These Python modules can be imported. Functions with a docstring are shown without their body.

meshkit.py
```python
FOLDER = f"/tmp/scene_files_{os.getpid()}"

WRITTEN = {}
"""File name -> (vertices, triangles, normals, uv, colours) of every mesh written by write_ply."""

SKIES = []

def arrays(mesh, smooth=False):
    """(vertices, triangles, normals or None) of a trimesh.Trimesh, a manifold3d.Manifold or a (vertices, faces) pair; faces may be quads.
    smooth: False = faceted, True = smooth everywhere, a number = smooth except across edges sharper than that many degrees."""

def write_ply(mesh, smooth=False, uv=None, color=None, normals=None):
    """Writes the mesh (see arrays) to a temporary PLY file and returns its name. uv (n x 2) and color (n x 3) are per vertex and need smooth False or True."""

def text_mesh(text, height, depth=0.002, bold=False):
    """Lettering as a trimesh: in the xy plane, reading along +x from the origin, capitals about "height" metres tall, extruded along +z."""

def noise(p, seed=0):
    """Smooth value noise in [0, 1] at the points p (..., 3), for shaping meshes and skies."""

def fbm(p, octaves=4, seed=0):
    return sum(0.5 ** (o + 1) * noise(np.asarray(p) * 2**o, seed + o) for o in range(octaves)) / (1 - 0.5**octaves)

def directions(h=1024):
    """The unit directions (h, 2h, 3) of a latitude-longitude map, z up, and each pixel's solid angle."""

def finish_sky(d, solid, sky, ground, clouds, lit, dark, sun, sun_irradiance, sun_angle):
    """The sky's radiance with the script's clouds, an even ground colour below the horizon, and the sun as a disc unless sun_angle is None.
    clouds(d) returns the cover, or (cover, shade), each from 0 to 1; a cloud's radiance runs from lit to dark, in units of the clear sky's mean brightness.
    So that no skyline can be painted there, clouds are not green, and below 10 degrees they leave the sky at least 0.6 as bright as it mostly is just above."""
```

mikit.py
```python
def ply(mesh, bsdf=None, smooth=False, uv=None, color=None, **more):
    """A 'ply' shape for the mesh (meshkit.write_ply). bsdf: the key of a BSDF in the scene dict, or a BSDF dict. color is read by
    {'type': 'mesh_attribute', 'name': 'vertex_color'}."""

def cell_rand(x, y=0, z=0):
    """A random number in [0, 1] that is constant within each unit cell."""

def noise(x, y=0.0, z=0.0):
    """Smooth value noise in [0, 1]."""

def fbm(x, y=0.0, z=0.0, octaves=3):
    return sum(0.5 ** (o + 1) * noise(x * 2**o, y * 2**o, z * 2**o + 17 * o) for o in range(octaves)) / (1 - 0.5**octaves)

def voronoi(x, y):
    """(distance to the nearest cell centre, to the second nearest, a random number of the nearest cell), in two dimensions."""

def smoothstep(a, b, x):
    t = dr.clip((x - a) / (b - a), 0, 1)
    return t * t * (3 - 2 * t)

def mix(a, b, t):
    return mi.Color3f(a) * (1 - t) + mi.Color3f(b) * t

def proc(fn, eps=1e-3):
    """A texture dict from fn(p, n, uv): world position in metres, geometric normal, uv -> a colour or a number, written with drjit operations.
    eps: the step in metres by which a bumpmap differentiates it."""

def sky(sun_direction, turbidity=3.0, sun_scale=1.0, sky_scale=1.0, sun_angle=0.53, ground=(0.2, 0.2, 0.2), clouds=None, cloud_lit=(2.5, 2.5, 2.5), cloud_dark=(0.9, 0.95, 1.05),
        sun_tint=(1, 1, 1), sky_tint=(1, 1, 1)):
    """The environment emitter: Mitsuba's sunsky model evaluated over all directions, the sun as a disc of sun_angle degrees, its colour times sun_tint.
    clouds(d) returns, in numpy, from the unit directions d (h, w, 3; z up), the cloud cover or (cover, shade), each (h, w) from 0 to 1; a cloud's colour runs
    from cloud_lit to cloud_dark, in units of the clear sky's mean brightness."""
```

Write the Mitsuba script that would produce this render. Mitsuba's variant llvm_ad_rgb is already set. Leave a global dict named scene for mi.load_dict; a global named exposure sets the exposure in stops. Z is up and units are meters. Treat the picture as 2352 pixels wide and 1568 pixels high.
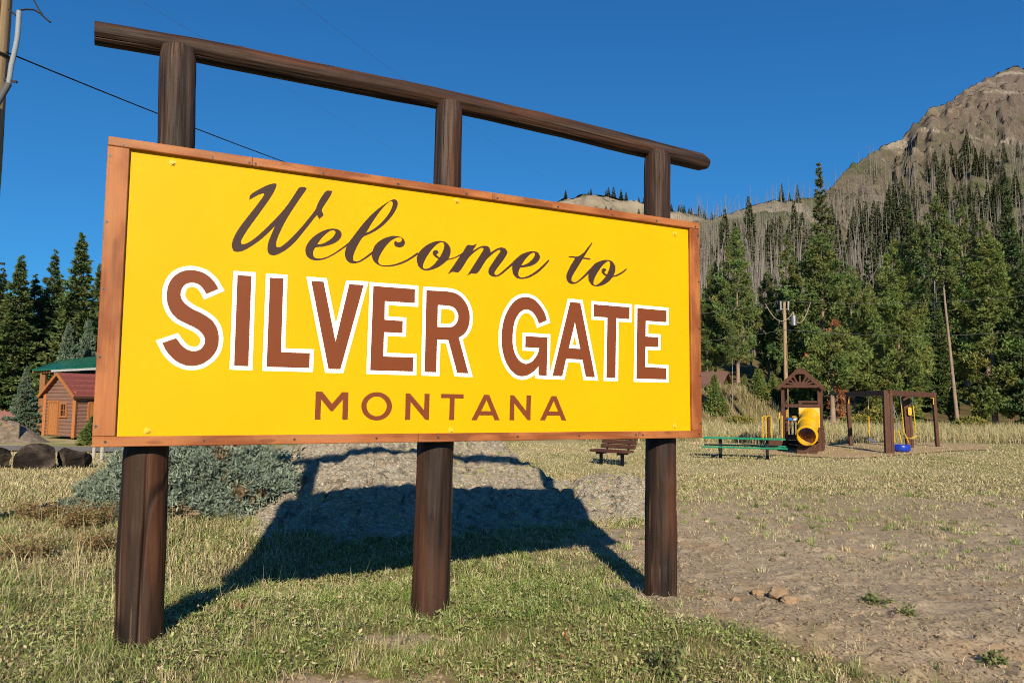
import math, numpy as np, trimesh, mitsuba as mi, drjit as dr, mikit, meshkit
from mikit import noise, fbm, voronoi, smoothstep, mix, proc
from scipy.interpolate import RBFInterpolator
from scipy.spatial.transform import Rotation as Ro
from shapely.geometry import Polygon
from shapely.ops import unary_union
T = mi.ScalarTransform4f
scene, labels = {}, {}

# ------------------------------------------------------------------ camera, sky, exposure
CAMZ = 1.55
FOC, PITCH, ROLL = 1742.3, 0.0824, 0.00946            # focal length for a picture 2352 wide
FWD = np.array([0, math.cos(PITCH), math.sin(PITCH)])
_u = np.array([0, -math.sin(PITCH), math.cos(PITCH)])
RGT = np.array([math.cos(ROLL), 0, 0]) + math.sin(ROLL) * _u
UPV = math.cos(ROLL) * _u - np.array([math.sin(ROLL), 0, 0])
EYE = np.array([0, 0, CAMZ])
scene['camera'] = {'type': 'perspective', 'fov': math.degrees(2 * math.atan(1176 / FOC)), 'fov_axis': 'x', 'near_clip': 0.05, 'far_clip': 6000.0,
                   'to_world': T().look_at(origin=EYE.tolist(), target=(EYE + FWD).tolist(), up=UPV.tolist())}
SUN = np.array([0.0935, -0.892, 0.442])
scene['daylight'] = mikit.sky(SUN.tolist(), turbidity=2.3, sky_tint=(0.24, 0.86, 1.5), sky_scale=0.95, sun_scale=1.85, sun_tint=(1.0, 1.07, 1.20), ground=(0.2, 0.17, 0.12))
exposure = 1.55
rng = np.random.default_rng(7)

# ------------------------------------------------------------------ helpers
def unit(v):
    v = np.asarray(v, float)
    return v / (np.linalg.norm(v, axis=-1, keepdims=True) + 1e-12)

def ray(px, py):
    return (px - 1176) / FOC * RGT - (py - 784) / FOC * UPV + FWD

def at(px, py, depth):
    d = ray(px, py)
    return EYE + d * (depth / d[1])

def sst(a, b, x):
    t = np.clip((np.asarray(x, float) - a) / (b - a), 0, 1)
    return t * t * (3 - 2 * t)

def ground_z(x, y):
    """Height of the smooth ground: a low mound round the sign, a field that is flat to the right and falls to the left."""
    x, y = np.broadcast_arrays(np.asarray(x, float), np.asarray(y, float))
    z = -0.15 + 0.2 * sst(8.2, 5.2, y) * (1 - 0.5 * sst(0.2, 2.4, x)) * sst(-12, -6, x)
    z = z - 0.16 * np.exp(-((x + 2.15) ** 2 + (y - 7.95) ** 2) / 2.8)
    z = z + 0.18 * np.exp(-((x + 4.2) ** 2 + (y - 11.3) ** 2) / 5)
    z = z - 0.5 * sst(-3, -9, x) * sst(12, 44, y)
    z = z + 0.12 * sst(24, 34, y) * sst(2, 9, x)
    return z

def hit(px, py):
    """The point of the ground seen at that place."""
    d = ray(px, py)
    t = 1.0
    lo, hi = 1.0, 400.0
    for _ in range(60):
        m = 0.5 * (lo + hi)
        p = EYE + d * m
        if p[2] > ground_z(p[0], p[1]):
            lo = m
        else:
            hi = m
    return EYE + d * lo

def numbered(name):
    if name not in scene and name not in labels and not any(k.startswith(name + '__') for k in scene):
        return name
    i = 1
    while f'{name}_{i:03d}' in labels or f'{name}_{i:03d}' in scene or any(k.startswith(f'{name}_{i:03d}__') for k in scene):
        i += 1
    return f'{name}_{i:03d}'
ALB, FULL = 0.62, ('letter_vinyl',)          # ALB brings the tones noted from sunlit surfaces down to reflectances
COUNT = {}
def key_of(name, parent=None):
    full = (parent + '__' if parent else '') + name
    n = COUNT.get(full, -1) + 1
    COUNT[full] = n
    return full if n == 0 else f'{full}_{n:03d}'

def col(mesh, rgb, jitter=0.0, per='mesh'):
    n = len(mesh[0]) if isinstance(mesh, (tuple, list)) else len(mesh.vertices)
    return np.tile(np.asarray(rgb, float), (n, 1))

def put(name, mesh, bsdf, rgb=None, parent=None, smooth=False, uv=None, color=None, kind=None, label=None):
    k = key_of(name, parent)
    tone = 1.0 if bsdf in FULL else ALB
    if rgb is not None:
        if smooth not in (False, True):
            v, f, _ = meshkit.arrays(mesh, False)
            m = trimesh.graph.smooth_shade(trimesh.Trimesh(v, f, process=False), angle=np.radians(smooth), facet_minarea=None)
            mesh, smooth = (np.array(m.vertices), np.array(m.faces)), True
        color = col(mesh, rgb)
    scene[k] = mikit.ply(mesh, bsdf, smooth=smooth, uv=uv, color=None if color is None else np.asarray(color) * tone)
    if kind or label:
        labels[k] = {a: b for a, b in (('label', label), ('kind', kind)) if b}
    return k

def thing(name, label, cat, group=None):
    k = key_of(name)
    labels[k] = {'label': label, 'category': cat}
    if group:
        labels[k]['group'] = group
    return k

def tag(k, label, cat, group=None, kind=None):
    labels[k] = {'label': label}
    if cat: labels[k]['category'] = cat
    if group: labels[k]['group'] = group
    if kind: labels[k]['kind'] = kind

STRUCT = {'ground': 'bare and grassy ground', 'mountain': 'burnt mountainside with a bare rocky summit', 'far_hill': 'pale distant hill behind the sign', 'gravel_road': 'pale gravel road on the left', 'wood_chip_bed': 'bed of wood chips under the playground'}
def structure(name, mesh, bsdf, **k):
    labels[put(name, mesh, bsdf, **k)] = {'kind': 'structure', 'label': STRUCT[name]}

def xf(mesh, o=(0, 0, 0), yaw=0.0, M=None):
    v, f = (mesh[0], mesh[1]) if isinstance(mesh, (tuple, list)) else (np.array(mesh.vertices), np.array(mesh.faces))
    if M is None:
        c, s = math.cos(yaw), math.sin(yaw)
        M = np.array([[c, -s, 0], [s, c, 0], [0, 0, 1.0]])
    return (np.asarray(v) @ M.T + np.asarray(o, float), f)

def join(*ms):
    vs, fs, n = [], [], 0
    for m in ms:
        v, f = (m[0], m[1]) if isinstance(m, (tuple, list)) else (np.array(m.vertices), np.array(m.faces))
        f = np.asarray(f)
        if f.shape[1] == 4: f = np.vstack([f[:, [0, 1, 2]], f[:, [0, 2, 3]]])
        vs.append(np.asarray(v, float)); fs.append(f + n); n += len(v)
    return np.vstack(vs), np.vstack(fs)

def box(x0, x1, y0, y1, z0, z1, ch=0.0):
    """A box, chamfered by ch."""
    c, s = np.array([(x0 + x1) / 2, (y0 + y1) / 2, (z0 + z1) / 2]), np.array([x1 - x0, y1 - y0, z1 - z0]) / 2
    if ch <= 0:
        m = trimesh.creation.box(extents=2 * s)
        return np.array(m.vertices) + c, np.array(m.faces)
    pts = []
    for sg in np.array(np.meshgrid([-1, 1], [-1, 1], [-1, 1])).reshape(3, -1).T:
        for a in range(3):
            q = s - ch; q = q.copy(); q[a] = s[a]
            pts.append(sg * q)
    h = trimesh.convex.convex_hull(np.array(pts))
    return np.array(h.vertices) + c, np.array(h.faces)

def bar(a, b, w, h=None, ch=0.0, up=(0, 0, 1)):
    """A rectangular bar from a to b, w across and h in the up direction."""
    a, b = np.asarray(a, float), np.asarray(b, float)
    h = w if h is None else h
    z = unit(b - a); up = np.asarray(up, float)
    if abs(z @ up) > 0.97: up = np.array([0, 1.0, 0])
    x = unit(np.cross(up, z)); y = np.cross(z, x)
    L = np.linalg.norm(b - a)
    v, f = box(-w / 2, w / 2, -h / 2, h / 2, 0, L, ch)
    return v @ np.array([x, y, z]) + a, f

def tube(pts, r, sides=8, cap=True):
    p = np.asarray(pts, float)
    r = np.broadcast_to(np.asarray(r, float), (len(p),))
    t = unit(np.gradient(p, axis=0))
    a = np.zeros_like(p)
    ref = np.array([0, 0, 1.0]) if abs(t[0][2]) < 0.9 else np.array([1.0, 0, 0])
    a[0] = unit(np.cross(t[0], ref))
    for i in range(1, len(p)):
        a[i] = unit(a[i - 1] - t[i] * (a[i - 1] @ t[i]))
    b = np.cross(t, a)
    ang = np.arange(sides) * 2 * np.pi / sides
    v = (p[:, None] + r[:, None, None] * (np.cos(ang)[None, :, None] * a[:, None] + np.sin(ang)[None, :, None] * b[:, None])).reshape(-1, 3)
    i, j = np.meshgrid(np.arange(len(p) - 1), np.arange(sides), indexing='ij')
    q = np.stack([i * sides + j, i * sides + (j + 1) % sides, (i + 1) * sides + (j + 1) % sides, (i + 1) * sides + j], -1).reshape(-1, 4)
    f = np.vstack([q[:, [0, 1, 2]], q[:, [0, 2, 3]]])
    if cap:
        n = len(v); v = np.vstack([v, p[0], p[-1]]); k = np.arange(sides); e = (len(p) - 1) * sides
        f = np.vstack([f, np.stack([(k + 1) % sides, k, k * 0 + n], 1), np.stack([e + k, e + (k + 1) % sides, k * 0 + n + 1], 1)])
    return v, f

def sag(a, b, drop, n=40):
    t = np.linspace(0, 1, n)[:, None]
    p = np.asarray(a, float) * (1 - t) + np.asarray(b, float) * t
    p[:, 2:] -= 4 * drop * t * (1 - t)
    return p

def ico(sub, c, r, seed=0, amp=0.0, freq=1.0):
    m = trimesh.creation.icosphere(subdivisions=sub)
    v = np.array(m.vertices)
    if amp:
        v = v * (1 + amp * (meshkit.fbm(v * freq + seed * 7.3, 4, seed) - 0.5))[:, None] if np.isscalar(amp) else v
    return v * np.asarray(r, float) + np.asarray(c, float), np.array(m.faces)

def basis(n):
    n = unit(n)
    r = np.where(np.abs(n[:, 2:]) < 0.9, [[0, 0, 1.0]], [[1.0, 0, 0]])
    a = unit(np.cross(n, r))
    return a, np.cross(n, a)

# ------------------------------------------------------------------ materials
VC = {'type': 'mesh_attribute', 'name': 'vertex_color'}
def two(d): return {'type': 'twosided', 'nested': d}
scene['leaf_matte'] = two({'type': 'diffuse', 'reflectance': VC})
scene['paint_matte'] = two({'type': 'principled', 'base_color': VC, 'roughness': 0.65, 'specular': 0.3})
scene['plastic_gloss'] = two({'type': 'principled', 'base_color': VC, 'roughness': 0.3, 'specular': 0.5})
scene['metal_dull'] = two({'type': 'principled', 'base_color': VC, 'roughness': 0.42, 'metallic': 0.7})

def tint(fn, k=None): return proc(lambda p, n, uv: fn(p, n, uv) * (ALB if k is None else k))
def post_crack(u, v):
    return smoothstep(0.022, 0.0, dr.abs(noise(u * 7, v * 0.45, 77.0) - 0.5)) * smoothstep(0.42, 0.62, noise(u * 4, v * 1.2, 80.0))
def post_colour(p, n, uv):
    u, v = uv.x, uv.y
    s1 = fbm(u * 20, v * 0.9, 3.0, 3)
    big = fbm(u * 4, v * 0.8, 21.0, 3)
    c = mix((0.020, 0.013, 0.011), (0.078, 0.041, 0.028), smoothstep(0.25, 0.75, s1))
    c = mix(c, (0.135, 0.052, 0.025), smoothstep(0.52, 0.75, big) * 0.7)
    c = mix(c, (0.10, 0.076, 0.068), smoothstep(0.45, 0.75, fbm(u * 15, v * 0.9, 40.0, 3)) * smoothstep(2.9, 3.8, v) * 0.75)
    c = c * (0.62 + 0.5 * noise(u * 48, v * 2.2, 9.0) + 0.26 * noise(u * 90, v * 3.1, 19.0))
    pale = smoothstep(0.80, 0.90, noise(u * 45, v * 1.7, 55.0)) * smoothstep(0.55, 0.72, noise(u * 5, v * 1.1, 60.0))
    c = mix(c, (0.30, 0.19, 0.11), pale * 0.5)
    return mix(c * 0.80, (0.008, 0.005, 0.004), post_crack(u, v) * 0.8)
def post_bump(p, n, uv):
    return fbm(uv.x * 40, uv.y * 3, 5.0, 3) * 0.006 + fbm(uv.x * 9, uv.y * 5, 15.0, 2) * 0.008 - post_crack(uv.x, uv.y) * 0.006
scene['stained_log'] = two({'type': 'bumpmap', 'arbitrary': {**proc(post_bump, 2e-3)}, 'scale': 1.0, 'bsdf': {'type': 'principled', 'base_color': tint(post_colour), 'roughness': 0.62, 'specular': 0.25}})

def board_colour(p, n, uv):
    u, v = uv.x, uv.y
    g = fbm(u * 190, v * 5, 2.0, 3)
    b = fbm(u * 9, v * 3.2, 11.0, 4)
    c = mix((0.30, 0.088, 0.025), (0.50, 0.185, 0.062), smoothstep(0.3, 0.72, b))
    c = c * (0.80 + 0.4 * g)
    c = mix(c, (0.50, 0.24, 0.11), smoothstep(0.6, 0.8, fbm(u * 16, v * 1.3, 31.0, 3)) * 0.45)
    k = smoothstep(0.80, 0.9, noise(u * 17, v * 6, 66.0))
    return mix(c, (0.15, 0.045, 0.018), k * 0.5)
scene['stained_board'] = two({'type': 'principled', 'base_color': tint(board_colour), 'roughness': 0.55, 'specular': 0.3})

def panel_colour(p, n, uv):
    b = fbm(uv.x * 2.2, uv.y * 2.2, 4.0, 4)
    s = smoothstep(0.86, 0.95, noise(uv.x * 40, uv.y * 25, 8.0)) * smoothstep(0.6, 0.8, noise(uv.x * 3, uv.y * 3, 12.0))
    c = mix((0.90, 0.475, 0.0012), (0.94, 0.515, 0.0015), b)
    return mix(c, (0.75, 0.47, 0.01), s * 0.35)
scene['yellow_sign_paint'] = two({'type': 'principled', 'base_color': tint(panel_colour, 0.68), 'roughness': 0.5, 'specular': 0.12})
scene['letter_vinyl'] = two({'type': 'principled', 'base_color': VC, 'roughness': 0.32, 'specular': 0.3})

def dirt_mask(x, y, nz, ss, e, mx):
    """Bare dirt: right of a curving edge, fading out into dry grass in the distance; two scuffed patches near the camera."""
    edge = 1.15 + 0.42 * mx(6.4 - y, 0) ** 2 + 0.25 * mx(y - 9.0, 0)
    d = ss(-0.5, 0.5, x - edge + (nz(x * 0.9, y * 0.9, 3.0) - 0.5) * 1.6 + (nz(x * 3.1, y * 3.1, 13.0) - 0.5) * 0.9) * (1 - 0.9 * ss(10.0, 17.5, y + (nz(x * 0.35, y * 0.35, 5.0) - 0.5) * 6 + (nz(x * 1.4, y * 0.9, 25.0) - 0.5) * 3.5))
    d2 = e(-((x + 0.66) ** 2 / 0.09 + (y - 5.02) ** 2 / 0.03)) + e(-((x + 0.85) ** 2 / 0.6 + (y - 4.1) ** 2 / 0.05))
    return mx(d, ss(0.25, 0.8, d2 + (nz(x * 6, y * 6, 8.0) - 0.5) * 0.8))
def np_noise(x, y, z): return meshkit.noise(np.stack(np.broadcast_arrays(np.asarray(x, float), np.asarray(y, float), z), -1))
def np_dirt(x, y): return dirt_mask(x, y, np_noise, sst, np.exp, np.maximum)
def dr_dirt(x, y): return dirt_mask(x, y, noise, smoothstep, dr.exp, dr.maximum)

def ground_colour(p, n, uv):
    x, y = p.x, p.y
    d = dr_dirt(x, y)
    f = fbm(x * 9, y * 9, 1.0, 4)
    g = fbm(x * 60, y * 60, 2.0, 3)
    soil = mix((0.44, 0.352, 0.25), (0.66, 0.553, 0.41), 0.6 * f + 0.4 * fbm(x * 1.1, y * 1.1, 14.0, 3))
    soil = soil * (0.62 + 0.62 * g) * (1 - 0.5 * smoothstep(0.68, 0.78, fbm(x * 38, y * 26, 33.0, 2)))
    soil = mix(soil, (0.50, 0.35, 0.21), smoothstep(0.62, 0.8, fbm(x * 2.5, y * 2.5, 6.0, 3)) * 0.5)
    thatch = mix((0.13, 0.11, 0.05), (0.40, 0.34, 0.17), fbm(x * 24, y * 24, 4.0, 3))
    far = smoothstep(9.0, 20.0, y)
    straw = mix((0.44, 0.375, 0.20), (0.66, 0.57, 0.345), fbm(x * 1.2, y * 0.7, 9.0, 4))
    straw = mix(straw, (0.30, 0.32, 0.12), smoothstep(0.46, 0.68, fbm(x * 0.5, y * 0.35, 19.0, 4)) * 0.8) * (0.75 + 0.5 * g)
    c = mix(thatch, straw, far)
    return mix(c, soil, d)
def ground_bump(p, n, uv):
    return fbm(p.x * 45, p.y * 45, 7.0, 3) * 0.006
scene['soil_and_thatch'] = two({'type': 'bumpmap', 'arbitrary': proc(ground_bump, 4e-3), 'scale': 1.0, 'bsdf': {'type': 'diffuse', 'reflectance': tint(ground_colour)}})

def rock_colour(p, n, uv):
    w = fbm(p.x * 5, p.y * 5, p.z * 5 + 3, 2) * 0.12
    _, _, k1 = voronoi((p.x + w) * 13, (p.y + p.z * 1.3 + w) * 15)
    d2, _, k2 = voronoi((p.x - w) * 30, (p.y + p.z * 1.3) * 34)
    a = fbm(p.x * 3, p.y * 3, p.z * 5, 4)
    c = mix((0.37, 0.325, 0.265), (0.50, 0.465, 0.395), a)
    c = c * (0.80 + 0.36 * k1)
    c = mix(c, (0.42, 0.30, 0.215), smoothstep(0.80, 0.84, k1) * 0.6)
    c = mix(c, (0.76, 0.75, 0.70), smoothstep(0.74, 0.82, k2) * smoothstep(0.42, 0.30, d2) * 0.85)
    c = mix(c, (0.11, 0.10, 0.09), smoothstep(0.12, 0.07, k2) * smoothstep(0.45, 0.25, d2) * 0.8)
    c = mix(c, (0.50, 0.52, 0.17), smoothstep(0.66, 0.74, noise(p.x * 17, p.y * 17, p.z * 17 + 9)) * smoothstep(0.5, 0.7, noise(p.x * 2.3, p.y * 2.3, p.z * 2.3 + 4)) * 0.7)
    c = mix(c, (0.10, 0.095, 0.085), smoothstep(0.62, 0.72, fbm(p.x * 7 + 40, p.y * 7, p.z * 7, 4)) * 0.6)
    return c * mi.Color3f(0.93, 0.94, 0.92) * (0.78 + 0.44 * noise(p.x * 80, p.y * 80, p.z * 80))
def rock_bump(p, n, uv):
    return fbm(p.x * 16, p.y * 16, p.z * 16, 4) * 0.12
scene['lichened_rock'] = two({'type': 'bumpmap', 'arbitrary': proc(rock_bump, 4e-3), 'scale': 1.0, 'bsdf': {'type': 'diffuse', 'reflectance': tint(rock_colour)}})

def mountain_colour(p, n, uv):
    h = p.z
    a = fbm(p.x * 0.012, p.y * 0.012, p.z * 0.02, 4)
    b = fbm(p.x * 0.09, p.y * 0.09, p.z * 0.06, 4)
    scree = mix((0.14, 0.117, 0.104), (0.24, 0.203, 0.180), b)
    scree = mix(scree, (0.29, 0.26, 0.19), smoothstep(0.5, 0.7, a) * 0.6)
    low = mix((0.105, 0.11, 0.066), (0.215, 0.20, 0.15), b)
    low = mix(low, (0.075, 0.105, 0.035), smoothstep(0.48, 0.64, fbm(p.x * 0.03, p.y * 0.03, 3.0, 4)) * 0.65)
    c = mix(low, scree, smoothstep(200.0, 320.0, h + (a - 0.5) * 160))
    c = mix(c, (0.44, 0.40, 0.34), smoothstep(0.60, 0.72, fbm(p.x * 0.02 + 50, p.y * 0.02, p.z * 0.03, 4)) * 0.75)
    c = mix(c, (0.40, 0.36, 0.295), dr.exp(-(dr.square(p.x - 128.0) / 1800.0 + dr.square(p.y - 350.0) / 2600.0)) * smoothstep(0.38, 0.55, fbm(p.x * 0.045, p.y * 0.045, 8.0, 3)) * 0.85)
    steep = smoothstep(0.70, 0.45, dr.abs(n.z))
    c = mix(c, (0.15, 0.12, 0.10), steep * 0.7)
    floor = mix((0.10, 0.085, 0.045), (0.30, 0.24, 0.12), fbm(p.x * 0.5, p.y * 0.5, 2.0, 3))
    return mix(floor, c, smoothstep(4.0, 16.0, h)) * (0.75 + 0.5 * fbm(p.x * 0.6, p.y * 0.6, p.z * 0.6, 3))
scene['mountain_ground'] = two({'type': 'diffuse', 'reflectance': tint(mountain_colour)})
def far_hill_colour(p, n, uv):
    b = fbm(p.x * 0.02, p.y * 0.02, p.z * 0.03, 5)
    c = mix((0.25, 0.22, 0.17), (0.43, 0.38, 0.30), smoothstep(0.3, 0.7, b))
    return mix(c, (0.11, 0.13, 0.085), smoothstep(0.55, 0.7, fbm(p.x * 0.05, p.y * 0.05, 7.0, 3)) * 0.7)
scene['far_hill_ground'] = two({'type': 'diffuse', 'reflectance': tint(far_hill_colour)})

def brown_timber(p, n, uv):
    return mix((0.075, 0.030, 0.019), (0.135, 0.056, 0.035), fbm(p.x * 9, p.y * 9, p.z * 5, 3))
scene['brown_timber'] = two({'type': 'principled', 'base_color': tint(brown_timber), 'roughness': 0.6, 'specular': 0.3})
def gravel(p, n, uv):
    return mix((0.25, 0.235, 0.22), (0.42, 0.40, 0.37), 0.5 * fbm(p.x * 2, p.y * 2, 1.0, 3) + 0.5 * noise(p.x * 14, p.y * 14, 3.0))
scene['gravel'] = two({'type': 'diffuse', 'reflectance': tint(gravel)})
def chips(p, n, uv):
    return mix((0.42, 0.30, 0.17), (0.74, 0.58, 0.37), 0.4 * fbm(p.x * 2, p.y * 2, 1.0, 3) + 0.6 * noise(p.x * 22, p.y * 22, 3.0))
scene['wood_chips'] = two({'type': 'diffuse', 'reflectance': tint(chips)})
def bark(p, n, uv):
    return mix((0.15, 0.12, 0.095), (0.36, 0.29, 0.24), fbm(p.x * 9, p.y * 9, p.z * 2.2, 4))
def pink_bark(p, n, uv):
    return mix((0.24, 0.175, 0.135), (0.50, 0.39, 0.31), fbm(p.x * 6, p.y * 6, p.z * 1.6, 4))
scene['pale_bark'] = two({'type': 'diffuse', 'reflectance': tint(pink_bark)})
scene['tree_bark'] = two({'type': 'diffuse', 'reflectance': tint(bark)})
def dead(p, n, uv):
    return mix((0.17, 0.158, 0.148), (0.40, 0.375, 0.35), fbm(p.x * 0.9, p.y * 0.9, p.z * 0.08, 3))
scene['dead_wood'] = two({'type': 'diffuse', 'reflectance': tint(dead)})

# ------------------------------------------------------------------ ground
def axis_coords(parts):
    out = [parts[0][0]]
    for a, b, s in parts:
        n = max(1, int(round((b - a) / s)))
        out += list(np.linspace(a, b, n + 1)[1:])
    return np.array(out)
def grown(a, b, s0, k):
    out, s = [a], s0
    while out[-1] < b:
        s *= k
        out.append(out[-1] + s)
    return np.array(out[1:])
gx = np.concatenate([-grown(7.5, 2500, 0.06, 1.09)[::-1], axis_coords([(-7.5, 7.5, 0.06)]), grown(7.5, 2500, 0.06, 1.09)])
gy = np.concatenate([2.4 - grown(0, 2500, 0.2, 1.35)[::-1], axis_coords([(2.4, 11.0, 0.05)]), grown(11.0, 2500, 0.055, 1.035)])
GX, GY = np.meshgrid(gx, gy)
GZ = ground_z(GX, GY)
dm = np_dirt(GX, GY)
P3 = np.stack([GX, GY, GX * 0], -1)
near = sst(30, 14, GY) * sst(14, 8, np.abs(GX))
GZ = GZ + near * ((meshkit.fbm(P3 * 1.6, 3, 3) - 0.5) * 0.07 + dm * ((meshkit.fbm(P3 * 5, 3, 5) - 0.5) * 0.022 + (np.clip(meshkit.fbm(P3 * 13, 2, 9) - 0.60, 0, 1)) * 0.14))
_gi = lambda v, c: np.clip(np.searchsorted(c, v) - 1, 0, len(c) - 2)
def bumpy_z(x, y):
    """Height of the built ground sheet, small bumps included."""
    i, j = _gi(x, gx), _gi(y, gy)
    tx, ty = (x - gx[i]) / (gx[i + 1] - gx[i]), (y - gy[j]) / (gy[j + 1] - gy[j])
    return (GZ[j, i] * (1 - tx) + GZ[j, i + 1] * tx) * (1 - ty) + (GZ[j + 1, i] * (1 - tx) + GZ[j + 1, i + 1] * tx) * ty
def grid_faces(ny, nx):
    i, j = np.meshgrid(np.arange(ny - 1), np.arange(nx - 1), indexing='ij')
    a = i * nx + j
    return np.stack([a, a + 1, a + nx + 1, a + nx], -1).reshape(-1, 4)
structure('ground', (np.stack([GX, GY, GZ], -1).reshape(-1, 3), grid_faces(*GX.shape)), 'soil_and_thatch', smooth=True)

def patch(poly, lift, step=0.5, edge=0.25, seed=0):
    """A thin sheet draped over the ground inside a polygon with a ragged edge."""
    pg = Polygon(poly)
    pts = []
    L = pg.exterior.length
    for s in np.arange(0, L, step):
        q = pg.exterior.interpolate(s)
        k = edge * (meshkit.fbm(np.array([[q.x * 0.9, q.y * 0.9, seed]]), 3, seed)[0] - 0.5) * 2
        c = pg.centroid
        d = np.array([q.x - c.x, q.y - c.y]); d /= np.linalg.norm(d)
        pts.append((q.x + d[0] * k, q.y + d[1] * k))
    m = trimesh.creation.triangulate_polygon(Polygon(pts).buffer(0), engine='earcut')
    v, f = trimesh.remesh.subdivide_to_size(np.c_[m[0], np.zeros(len(m[0]))], m[1], 2.0)
    v[:, 2] = bumpy_z(v[:, 0], v[:, 1]) + lift
    return v, f

# ------------------------------------------------------------------ the welcome sign
SIGN_O = EYE + np.array([-2.49788, 4.55355, 1.62167])
SIGN_M = Ro.from_euler('zyx', [0.466654, -0.0017974, -0.0020847]).as_matrix()
def sg(mesh): return xf(mesh, SIGN_O, M=SIGN_M)
SW, SH = 4.659, 1.9
sign = thing('welcome_sign', 'big yellow roadside welcome sign with wooden frame on three dark log posts', 'sign')

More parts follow.
